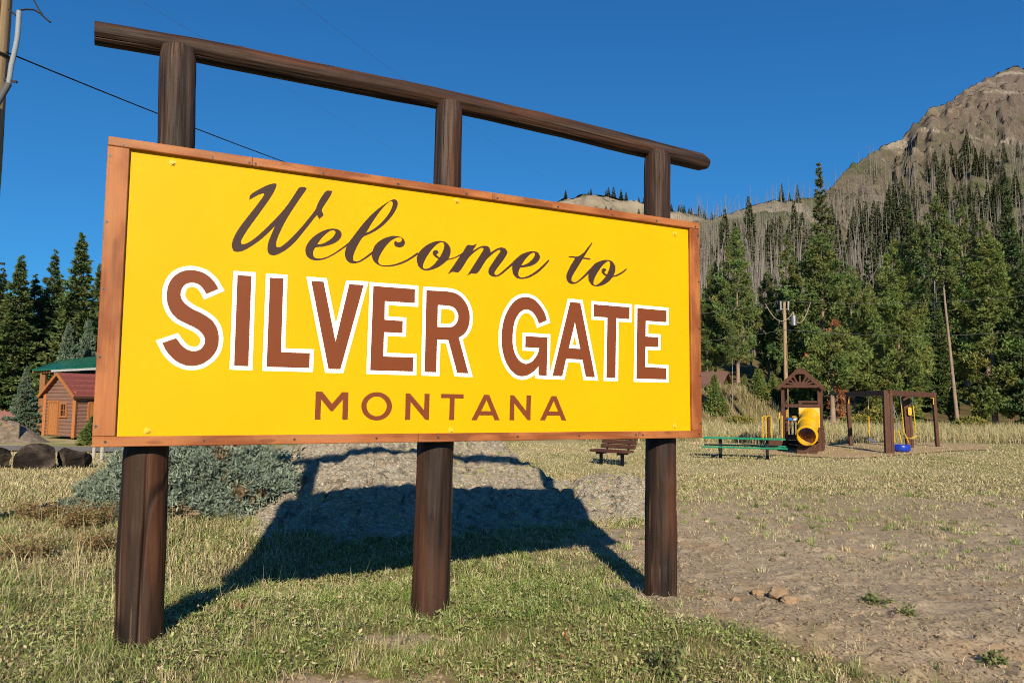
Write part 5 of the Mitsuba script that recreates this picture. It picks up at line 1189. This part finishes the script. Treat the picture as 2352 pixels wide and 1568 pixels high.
# steps platform on the left with yellow hand rails
for k in range(2):
    put('step_board', L_(box(-1.24, -.66, -.30, -.26, .10 + k * .165, .26 + k * .165, .005)), TW, parent=tower)
    put('step_board', L_(box(-1.24, -.66, -.30 + .001, PD * .6, .11 + k * .30, .13 + k * .30, .004)), TW, parent=tower)
def arch(x0, x1, y0, y1, z0, z1):
    a, b = np.array([x0, y0, z0]), np.array([x1, y1, z0]); h_ = z1 - z0; d = b - a; r_ = .06 * d / np.linalg.norm(d)
    return np.array([a, a + [0, 0, h_ - .08], a + r_ * .3 + [0, 0, h_ - .02], a + r_ + [0, 0, h_], b - r_ + [0, 0, h_], b - r_ * .3 + [0, 0, h_ - .02], b + [0, 0, h_ - .08], b])
put('hand_rail', L_(tube(arch(-1.36, -1.10, -.2, .35, .40, 1.27), .021, 10)), 'plastic_gloss', YL, parent=tower, smooth=40)
put('hand_rail', L_(tube(arch(-1.24, -1.241, -.25, .3, .40, 1.26), .021, 10)), 'plastic_gloss', YL, parent=tower, smooth=40)
put('hand_rail', L_(tube(arch(-.76, -.65, -.12, .5, .60, 1.42), .021, 10)), 'plastic_gloss', YL, parent=tower, smooth=40)
put('hand_rail', L_(tube(np.array([(-.66, -.30, .38), (-.655, -.30, 1.26), (-.65, -.2, 1.29)]), .024, 10)), 'plastic_gloss', YL, parent=tower, smooth=40)
put('hand_rail', L_(tube(np.array([(-.50, -.1, 1.26), (-.49, -.1, 1.52), (-.47, -.05, 1.53)]), .024, 10)), 'plastic_gloss', YL, parent=tower, smooth=40)
put('rail_post', L_(box(-1.20, -1.14, 0.1, .16, .1, 1.28)), TW, parent=tower)

# ------------------------------------------------------------------ swing set
sw = thing('swing_set', 'brown timber swing set with three beams meeting at one front post', 'swing set')
def gp(px, d, z=None):
    p = at(px, 1000, d); p[2] = bumpy_z(p[0], p[1]) - .05; return p
F_, Lp, Rp, Bp = gp(2042, 27.6), gp(1954, 31.6), gp(2153, 31.4), gp(2089, 30.6)
TOPZ = 2.19
def tpost(p, n, w, name, lean=0.0, ang=0.0):
    c, s = math.cos(ang), math.sin(ang)
    for k in range(n):
        q = (k - (n - 1) / 2) * w * 1.02
        a = p + [q * c, q * s + (0.012 if k % 2 else 0), 0]; b = np.array([a[0] + lean, a[1], TOPZ - (.0 if n != 3 or k != 1 else .12)])
        put(name, bar(a, b, w, .14, .006, up=(0, 1, 0)), TW, parent=sw)
tpost(F_, 3, .105, 'front_post', -.02); tpost(Lp, 1, .13, 'post', -.10); tpost(Rp, 1, .13, 'post', .0 - .10); tpost(Bp, 3, .095, 'rear_post', -.10)
def beam(a, b, name='beam'):
    put(name, bar([a[0], a[1], TOPZ - .10], [b[0], b[1], TOPZ - .10], .10, .19, .006), TW, parent=sw)
Lt, Rt, Bt = Lp + [-.10, 0, 0], Rp + [-.10, 0, 0], Bp + [-.10, 0, 0]
beam(Lt, F_); beam(F_, Rt); beam(F_ + [.05, 0, 0], Bt)
def bracket(p, d):
    p = np.array([p[0], p[1], TOPZ - .21]); d = unit(np.array([d[0], d[1], 0])); q = p + d * .10
    put('corner_bracket', join(bar(q + [0, -.03, -.012], q + d * .34 + [0, -.03, -.012], .04, .022), bar(q + [0, -.03, -.01], q + [0, -.03, -.28], .03, .03)), 'plastic_gloss', YL, parent=sw)
bracket(Lt, F_ - Lt); bracket(Rt, F_ - Rt)
def chain(a, b, r=.012): return tube(np.array([a, b]), r, 6)
CH = (.42, .44, .45)
def swing(p0, p1, seat_z, colr, lean=0.0):
    s = thing('swing', 'belt swing with yellow sleeved chains hanging from the %s beam of the swing set' % ('left' if colr[2] > .2 else 'right'), 'swing')
    ends = []
    for p in (p0, p1):
        top = np.array([p[0], p[1], TOPZ - .195]); end = np.array([p[0] + lean, p[1], seat_z + .08]); mid = top * .76 + end * .24
        put('hanger', tube(np.array([top, top + [0, 0, -.06]]), [.05, .02], 8), 'metal_dull', CH, parent=s)
        put('chain', chain(top, mid), 'metal_dull', CH, parent=s)
        put('sleeve', chain(mid, end, .018), 'plastic_gloss', YL, parent=s, smooth=50)
        put('chain_end', chain(end, end - [0, 0, .08], .01), 'metal_dull', CH, parent=s)
        ends.append(end - [0, 0, .08])
    a, b = ends; n = 14; t = np.linspace(0, 1, n)[:, None]; c = a * (1 - t) + b * t; c[:, 2:] -= .13 * 4 * t * (1 - t) * .8
    sd = unit(np.cross(b - a, [0, 0, 1])) * .07
    v = np.concatenate([c - sd, c + sd, c - sd - [0, 0, .012], c + sd - [0, 0, .012]]); f = []
    for i in range(n - 1):
        f += [[i, i + 1, n + i + 1], [i, n + i + 1, n + i], [2 * n + i, 3 * n + i + 1, 2 * n + i + 1], [2 * n + i, 3 * n + i, 3 * n + i + 1], [i, 2 * n + i + 1, i + 1], [i, 2 * n + i, 2 * n + i + 1], [n + i, n + i + 1, 3 * n + i + 1], [n + i, 3 * n + i + 1, 3 * n + i]]
    put('seat', (v, np.array(f)), 'plastic_gloss', colr, parent=s)
lerp = lambda a, b, t: a * (1 - t) + b * t
swing(lerp(Lt, F_, .55), lerp(Lt, F_, .90), .36, (.17, .20, .34)); swing(lerp(F_, Rt, .25), lerp(F_, Rt, .50), .50, (.80, .55, .10), .10)
# tyre swing under the middle beam
ty = thing('tire_swing', 'bright blue tyre swing hanging from three chains under the middle beam', 'tire swing')
tc = at(2069, 1028, 28.4)
n1, n2 = 48, 20
TH, PH = np.meshgrid(np.linspace(0, 2 * np.pi, n1, endpoint=False), np.linspace(0, 2 * np.pi, n2, endpoint=False), indexing='ij')
sq = lambda c: np.sign(c) * np.abs(c) ** 0.62
rad = .235 + .105 * sq(np.cos(PH)); zz = .125 * sq(np.sin(PH))
v = np.stack([rad * np.cos(TH), rad * np.sin(TH), zz], -1).reshape(-1, 3)
i, j = np.meshgrid(np.arange(n1), np.arange(n2), indexing='ij')
f = np.stack([i * n2 + j, ((i + 1) % n1) * n2 + j, ((i + 1) % n1) * n2 + (j + 1) % n2, i * n2 + (j + 1) % n2], -1).reshape(-1, 4)
put('tyre', (v + tc, f), 'plastic_gloss', (.012, .05, .52), parent=ty, smooth=True)
sv = np.array([lerp(F_, Bt, .27)[0] - .05, tc[1], TOPZ - .45])
put('swivel', tube(np.array([[sv[0], sv[1], TOPZ - .2], sv + [0, 0, .05], sv, sv - [0, 0, .03]]), [.02, .03, .05, .03], 8), 'metal_dull', (.32, .14, .08), parent=ty)
for a in np.radians([200, 215 + 35, -10]):
    e = tc + [.285 * math.cos(a), .285 * math.sin(a), .14]; mid = lerp(sv, e, .66)
    put('chain', chain(sv, mid), 'metal_dull', CH, parent=ty); put('sleeve', chain(mid, e + [0, 0, .05], .017), 'plastic_gloss', YL, parent=ty, smooth=50)
    put('chain_end', chain(e + [0, 0, .05], e - [0, 0, .03], .014), 'metal_dull', (.6, .62, .63), parent=ty)
hp = at(2089, 944, 30.45)
e = trimesh.creation.extrude_polygon(__import__('shapely').LineString([(0, -.09), (0, .09)]).buffer(.075), .03, engine='earcut'); v = np.array(e.vertices)
gk = put('grip_plate', (np.stack([v[:, 0], -v[:, 2], v[:, 1]], 1) + hp, np.array(e.faces)), 'plastic_gloss', YL, parent=sw, label='yellow oval plate with two bolts on the rear post')
for dz in (-.07, .08):
    put('bolt', xf(trimesh.creation.cylinder(radius=.03, height=.02, sections=10), hp + [0, -.035, dz], M=np.array([[1, 0, 0], [0, 0, 1], [0, -1, 0.0]])), 'metal_dull', (.7, .7, .7), parent=gk)

# ------------------------------------------------------------------ picnic table and bench
tb = thing('picnic_table', 'long green metal-topped picnic table on two dark posts in the dry grass', 'picnic table')
o = hit(1712, 1053); tyaw = -math.atan2(o[0], o[1]) - .02; L_ = local(o, tyaw); GT = (.012, .30, .155)
put('table_top', L_(box(-1.33, 1.24, -.36, .36, .635, .675, .01)), 'paint_matte', GT, parent=tb)
for s in (-1, 1):
    put('seat', L_(box(-1.35, 1.28, s * .72 - .13, s * .72 + .13, .37, .41, .01)), 'paint_matte', GT, parent=tb)
put('seat_patch', L_(box(.90, 1.10, -.84, -.62, .41, .425, .004)), 'paint_matte', (.02, .34, .18), parent=tb)
for x in (-.78, .68):
    lg = put('leg', L_(box(x - .05, x + .05, -.10, .10, -.1, .635, .006)), 'metal_dull', (.035, .042, .045), parent=tb)
    put('seat_arm', L_(box(x - .03, x + .03, -.84, .84, .31, .37, .004)), 'metal_dull', (.035, .042, .045), parent=tb)
be = thing('park_bench', 'dark brown slatted park bench standing in dry grass under the sign', 'bench')
o = hit(1408, 1068); ay = math.radians(-46); L_ = local(o, ay)
# local x along the bench, y towards its back
for k in range(3):
    y0 = -.30 + k * .155
    put('seat_slat', L_(box(-.62, .62, y0, y0 + .145, .37, .44, .008)), TW, parent=be)
for k in range(4):
    z0 = .47 + k * .125; yb = .21 + k * .055
    put('back_slat', L_(xf(box(-.62, .62, -.025, .025, 0, .112, .008), (0, yb, z0), M=np.array([[1, 0, 0], [0, .93, .37], [0, -.37, .93]]))), TW, parent=be)
put('sticker', L_(xf(box(-.08, .06, -.032, -.026, .0, .10), (0, .21 + .165, .47 + .375), M=np.array([[1, 0, 0], [0, .93, .37], [0, -.37, .93]]))), 'paint_matte', (.72, .74, .74), parent=be)
for x in (-.38, .38):
    lg = put('leg', L_(box(x - .035, x + .035, -.10, -.03, -.15, .31)), 'metal_dull', (.02, .02, .022), parent=be)
    put('bracket', L_(join(box(x - .03, x + .03, -.28, .16, .31, .37), bar((x, .17, .34), (x, .42, .95), .05, .03))), 'metal_dull', (.02, .02, .022), parent=be)

# ------------------------------------------------------------------ log cabin, house, and small things on the left
def log_siding(p, n, uv):
    return mix((0.225, 0.125, 0.096), (0.32, 0.19, 0.15), fbm(p.x * 3 + p.y * 3, p.y * 3, p.z * 14, 3))
scene['log_siding'] = two({'type': 'principled', 'base_color': tint(log_siding), 'roughness': 0.6, 'specular': 0.25})
OR = (.46, .175, .055)
cab = thing('log_cabin', 'small brown log cabin with dark red roof and orange-stained plank door', 'cabin')
o = at(169, 1003, 42.5)
WA, WB = 2.9, 3.8                                  # widths of the front (going back left) and of the side (going back right)
fa = math.radians(150); sa = math.radians(60)
fd, sd = np.array([math.cos(fa), math.sin(fa), 0]), np.array([math.cos(sa), math.sin(sa), 0])
fn, sn = np.array([-math.sin(fa), math.cos(fa), 0]), np.array([math.sin(sa), -math.cos(sa), 0])   # outward normals
EV, PK = 2.45, 3.52
def half_log(a, b, nrm, r=.105):
    a, b = np.asarray(a, float), np.asarray(b, float); th = np.linspace(-np.pi / 2, np.pi / 2, 7)
    pr = [nrm * (r * .55 * math.cos(t)) + np.array([0, 0, r * math.sin(t)]) for t in th]
    v = np.array([a + q for q in pr] + [b + q for q in pr]); f = []
    for i in range(6): f += [[i, 7 + i, 8 + i], [i, 8 + i, i + 1]]
    f += [[0, i, i + 1] for i in range(1, 6)] + [[7, 8 + i, 7 + i] for i in range(1, 6)]
    return v, np.array(f)
put('wall', (np.array([o + q for q in (0 * fd, fd * WA, fd * WA + sd * WB, sd * WB)] + [o + q + [0, 0, EV] for q in (0 * fd, fd * WA, fd * WA + sd * WB, sd * WB)] + [o + fd * WA / 2 + [0, 0, PK - .06], o + fd * WA / 2 + sd * WB + [0, 0, PK - .06]]),
     np.array([[0, 4, 5], [0, 5, 1], [1, 5, 6], [1, 6, 2], [2, 6, 7], [2, 7, 3], [3, 7, 4], [3, 4, 0], [4, 8, 5], [7, 6, 9], [4, 7, 9], [4, 9, 8], [5, 8, 9], [5, 9, 6]])), 'log_siding', parent=cab)
nlog = 17
for k in range(nlog):
    z = .1 + k * .2
    if z > PK - .15: break
    a, b = 0.0, WA
    if z > EV: a = WA / 2 * (z - EV) / (PK - EV); b = WA - a
    put('wall_log', half_log(o + fd * a + [0, 0, z], o + fd * b + [0, 0, z], fn), 'log_siding', parent=cab, smooth=50)
    if z < EV: put('wall_log', half_log(o + [0, 0, z], o + sd * WB + [0, 0, z], sn), 'log_siding', parent=cab, smooth=50)
put('corner_trim', bar(o + (fn + sn) * .05 + [0, 0, -.05], o + (fn + sn) * .05 + [0, 0, EV + .05], .17, .17), 'paint_matte', OR, parent=cab)
put('corner_trim', bar(o + fd * WA + fn * .05, o + fd * WA + fn * .05 + [0, 0, EV], .16, .16), 'paint_matte', OR, parent=cab)
def wall_box(a0, a1, z0, z1, p0, p1, d, n): # a box on a wall
    q = [o + d * a + n * p + [0, 0, z] for a in (a0, a1) for p in (p0, p1) for z in (z0, z1)]
    h = trimesh.convex.convex_hull(np.array(q)); return np.array(h.vertices), np.array(h.faces)
dk = put('door', wall_box(1.52, 2.36, .06, 1.90, .05, .10, fd, fn), 'paint_matte', (.50, .21, .065), parent=cab)
for a0, a1, z0, z1 in ((1.43, 1.52, .05, 2.0), (2.36, 2.45, .05, 2.0), (1.43, 2.45, 1.90, 2.02)):
    put('door_trim', wall_box(a0, a1, z0, z1, .05, .15, fd, fn), 'paint_matte', OR, parent=dk)
for k in range(1, 5):
    put('plank_seam', wall_box(1.52 + k * .168 - .006, 1.52 + k * .168 + .006, .06, 1.9, .10, .102, fd, fn), 'paint_matte', (.22, .08, .03), parent=dk)
wk = put('window', wall_box(.72, 1.25, 1.15, 1.80, .05, .08, fd, fn), 'plastic_gloss', (.012, .012, .014), parent=cab)
for a0, a1, z0, z1 in ((.64, .74, 1.07, 1.88), (1.23, 1.33, 1.07, 1.88), (.64, 1.33, 1.05, 1.15), (.64, 1.33, 1.80, 1.90)):
    put('window_trim', wall_box(a0, a1, z0, z1, .06, .14, fd, fn), 'paint_matte', OR, parent=wk)
for a0, a1, z0, z1 in ((.97, 1.0, 1.15, 1.8), (.74, 1.23, 1.46, 1.49)):
    put('glazing_bar', wall_box(a0, a1, z0, z1, .08, .10, fd, fn), 'paint_matte', OR, parent=wk)
sk = put('shutter', wall_box(.75, 2.6, .98, 1.88, .05, .11, sd, sn), 'paint_matte', (.47, .19, .06), parent=cab)
for a0, a1, z0, z1 in ((.66, .75, .9, 1.96), (.66, 2.7, 1.88, 1.97), (.66, 2.7, .90, .98)):
    put('shutter_trim', wall_box(a0, a1, z0, z1, .05, .14, sd, sn), 'paint_matte', OR, parent=sk)
RED_ = (.27, .080, .070)
ov, oe = .30, .32
for s in (0, 1):
    e0, e1 = (o - fd * oe, o + fd * WA / 2) if s == 0 else (o + fd * (WA + oe), o + fd * WA / 2)
    ze = EV - oe * (PK - EV) / (WA / 2)
    A = e0 - sd * ov + [0, 0, ze + .06]; B = e1 - sd * ov + [0, 0, PK + .06]; C = e1 + sd * (WB + ov) + [0, 0, PK + .06]; Dd = e0 + sd * (WB + ov) + [0, 0, ze + .06]
    q = np.array([A, B, C, Dd]); h = trimesh.convex.convex_hull(np.vstack([q, q - [0, 0, .09]]))
    rk = put('roof', (np.array(h.vertices), np.array(h.faces)), 'paint_matte', RED_, parent=cab)
    for r_ in range(1, 9):
        t0 = r_ / 9
        a, b = A * (1 - t0) + B * t0, Dd * (1 - t0) + C * t0
        put('shingle_course', bar(a + [0, 0, .008], b + [0, 0, .008], .19, .012, up=unit(np.cross(C - A, Dd - B)) * (1 if np.cross(C - A, Dd - B)[2] > 0 else -1)), 'paint_matte', tuple(np.array(RED_) * (1 + .10 * (-1) ** r_)), parent=rk)
    put('fascia', bar(A + [0, 0, -.07] - sd * .02, B + [0, 0, -.07] - sd * .02, .05, .16), 'paint_matte', OR, parent=rk)
    put('eave_board', bar(A + [0, 0, -.09], Dd + [0, 0, -.09], .06, .12), 'paint_matte', (.09, .04, .025), parent=rk)

ho = thing('green_roofed_house', 'two-storey brown timber house with a green metal roof and porch posts behind the cabin', 'house')
HD = 52.0
def hq(px, py, d=HD): return at(px, py, d)
gz_ = ground_z(-30, 52)
rl, rr_ = hq(112, 858), hq(300, 836, 54); bk = hq(230, 826, 60); bk0 = hq(118, 852, 60)
tl, trr = hq(74, 848, 51), hq(330, 838, 51); ridge_l, ridge_r = hq(140, 826, 58), hq(345, 806, 58)
q = np.array([tl, trr, ridge_r, ridge_l]); h = trimesh.convex.convex_hull(np.vstack([q, q - [0, 0, .12]]))
rk = put('roof', (np.array(h.vertices), np.array(h.faces)), 'plastic_gloss', (.010, .115, .068), parent=ho)
for k in range(12):
    t0 = (k + .5) / 12; a, b = tl * (1 - t0) + trr * t0, ridge_l * (1 - t0) + ridge_r * t0
    put('roof_seam', bar(a + [0, 0, .02], b + [0, 0, .02], .04, .05), 'plastic_gloss', (.012, .13, .078), parent=rk)
put('gutter', bar(tl + [1.3, 0, -.10], trr + [0, 0, -.10], .12, .14), 'paint_matte', (.42, .44, .46), parent=rk)
for k in range(7):
    a = hq(76 + k * 6.2, 853 + k * .1, 51.2); put('rafter_tail', bar(a, a + [0, 1.6, .12], .10, .16), 'paint_matte', (.36, .15, .05), parent=rk)
wl = hq(131, 900, 53); wr2 = hq(335, 900, 53); zt = hq(131, 860, 53)[2]
put('wall', box(wl[0], wr2[0], wl[1], wl[1] + 6, gz_ - .2, zt), 'brown_timber', parent=ho)
for k in range(14):
    z = zt - .12 - k * .28
    if z < gz_: break
    put('siding_board', box(wl[0] + .05, wr2[0], wl[1] - .04, wl[1] + .0, z - .13, z + .13, .012), 'paint_matte', (.27, .115, .045) if k % 2 else (.24, .10, .04), parent=ho)
wa, wb = hq(156, 872, 52.9), hq(178, 889, 52.9)
wk = put('window', box(wa[0], wb[0], wa[1] - .06, wa[1], wb[2] - .6, wa[2]), 'plastic_gloss', (.05, .06, .07), parent=ho)
for x0 in (wa[0], wb[0] - .06, (wa[0] + wb[0]) / 2 - .03):
    put('window_frame', box(x0 - .05, x0 + .06, wa[1] - .11, wa[1] - .05, wb[2] - .6, wa[2] + .05), 'paint_matte', (.62, .66, .64), parent=wk)
for px, yy in ((97, 51.6), (93, 54.5)):
    b_ = hq(px, 950, yy); put('porch_post', box(b_[0] - .13, b_[0] + .13, b_[1] - .13, b_[1] + .13, gz_ - .2, hq(px, 858, yy)[2], .01), 'paint_matte', (.30, .135, .055), parent=ho)
ba, bb = hq(90, 906, 51.5), hq(131, 906, 51.5); zb0, zb1 = hq(90, 977, 51.5)[2] + 1.1, hq(90, 908, 51.5)[2]
zb0 = hq(95, 938, 51.5)[2]
put('balcony_floor', box(ba[0], bb[0], ba[1] - .1, ba[1] + 3.2, zb0 - .15, zb0 + .02), 'paint_matte', (.25, .11, .045), parent=ho)
put('balcony_rail', box(ba[0], bb[0], ba[1] - .06, ba[1] + .04, zb1 - .08, zb1), 'paint_matte', (.30, .135, .055), parent=ho)
for k in range(9):
    x = ba[0] + (bb[0] - ba[0]) * (k + .5) / 9
    put('baluster', box(x - .05, x + .05, ba[1] - .03, ba[1] + .02, zb0, zb1 - .08), 'paint_matte', (.28, .12, .05), parent=ho)

def heap(c, rx, ry, h, seed):
    n = 60; X, Y = np.meshgrid(np.linspace(-1.2, 1.2, n), np.linspace(-1.2, 1.2, n)); r_ = np.sqrt(X ** 2 + Y ** 2)
    Z = h * np.clip(1 - r_, -.2, 1) ** 1.0 if False else h * (np.clip(1 - r_ ** 1.3, -.15, 1))
    P = np.stack([X * rx, Y * ry, Z], -1); P[..., 2] += (meshkit.fbm(P * 1.1 + seed, 4, seed) - .5) * .55 * h * np.clip(1.2 - r_, 0, 1)
    P += c; return P.reshape(-1, 3), grid_faces(n, n)
def rubble(p, n, uv):
    return mix((0.14, 0.115, 0.095), (0.38, 0.32, 0.26), fbm(p.x * 3, p.y * 3, p.z * 3, 4)) * (0.7 + .6 * noise(p.x * 9, p.y * 9, p.z * 9))
scene['rubble'] = two({'type': 'diffuse', 'reflectance': tint(rubble)})
q = at(22, 1004, 39); q[2] = ground_z(q[0], q[1]) - .05
tag(put('dirt_pile', heap(q, 2.0, 1.6, 1.0, 3), 'rubble', smooth=True), 'heap of dug-up earth and stones beyond the gravel road at the left edge', 'dirt pile')
q = at(32, 985, 38.2)
tag(put('stone_block', xf(box(-.26, .26, -.3, .3, -.6, .32, .03), q, .5), 'rubble'), 'upright squared grey block standing on the earth heap', 'block')
tag(put('timber_board', bar(at(8, 972, 38.2), at(29, 986, 37.9), .12, .05), 'paint_matte', (.46, .27, .12)), 'short tan board lying on the earth heap', 'board')
for i, (px, y0, y1, d, lab) in enumerate([(215, 1018, 1044, 24.5, 'shorter pale wooden stake under the left corner of the sign'), (233, 1018, 1056, 22.5, 'taller pale wooden stake under the left corner of the sign')]):
    b_, t0 = at(px, y1, d), at(px, y0 - 6, d)
    tag(put('wooden_stake', tube(np.array([[b_[0], b_[1], ground_z(b_[0], b_[1]) - .1], [b_[0] + .01, b_[1], t0[2]]]), .055, 10), 'paint_matte', (.50, .46, .42), smooth=40), lab, 'stake')
st = thing('small_pine', 'small green pine half hidden by the left frame board, in front of the log cabin', 'tree')
COUNT['small_pine'] = 0; labels.pop(st)
stand('small_pine', 'young_fir', 214, 962, 36, 1.3, 'small green pine half hidden by the left frame board, in front of the log cabin')
# buildings glimpsed between the trees
def hut(px, py, d, w, h, roofc, wallc, label, name, yaw):
    p = at(px, py, d); z0 = min(float(land_z([p[0]], [p[1]])[0]), p[2] - 2.4) - .2; k_ = thing(name, label, 'cabin'); O = np.array([p[0], p[1], z0]); L_ = local(O, yaw); e_ = p[2] - z0
    put('wall', L_(box(-w / 2, w / 2, 0, 5, 0, e_)), 'paint_matte', wallc, parent=k_)
    v = np.array([[-w / 2 - .4, -.5, e_ - .1], [w / 2 + .4, -.5, e_ - .1], [w / 2 + .4, 2.5, e_ + h], [-w / 2 - .4, 2.5, e_ + h], [-w / 2 - .4, 5.5, e_ - .1], [w / 2 + .4, 5.5, e_ - .1]])
    v = np.vstack([v, v - [0, 0, .15]]); f = [[0, 1, 2], [0, 2, 3], [3, 2, 5], [3, 5, 4], [0, 7, 1], [0, 6, 7], [6, 8, 7], [6, 9, 8], [9, 11, 8], [9, 10, 11], [4, 5, 11], [4, 11, 10], [0, 3, 9], [0, 9, 6], [3, 4, 10], [3, 10, 9], [1, 8, 2], [1, 7, 8], [2, 11, 5], [2, 8, 11]]
    put('roof', L_((v, np.array(f))), 'paint_matte', roofc, parent=k_)
    put('window', L_(box(-.5, .5, -.03, 0.0, e_ * .35, e_ * .75)), 'plastic_gloss', (.02, .02, .025), parent=k_)
hut(1576, 888, 72, 6, 1.5, (.21, .12, .10), (.20, .085, .04), 'brown-roofed cabin in the trees, its roof showing just right of the sign frame', 'forest_cabin', -.5)
hut(1850, 800, 96, 5, 1.5, (.09, .05, .04), (.33, .10, .045), 'reddish-brown cabin deep among the trees behind the utility pole', 'forest_cabin', -.25)
hut(14, 972, 68, 4, 1.2, (.36, .17, .16), (.22, .12, .09), 'pinkish-red roofed cabin glimpsed through the spruces at the far left', 'forest_cabin', .1)
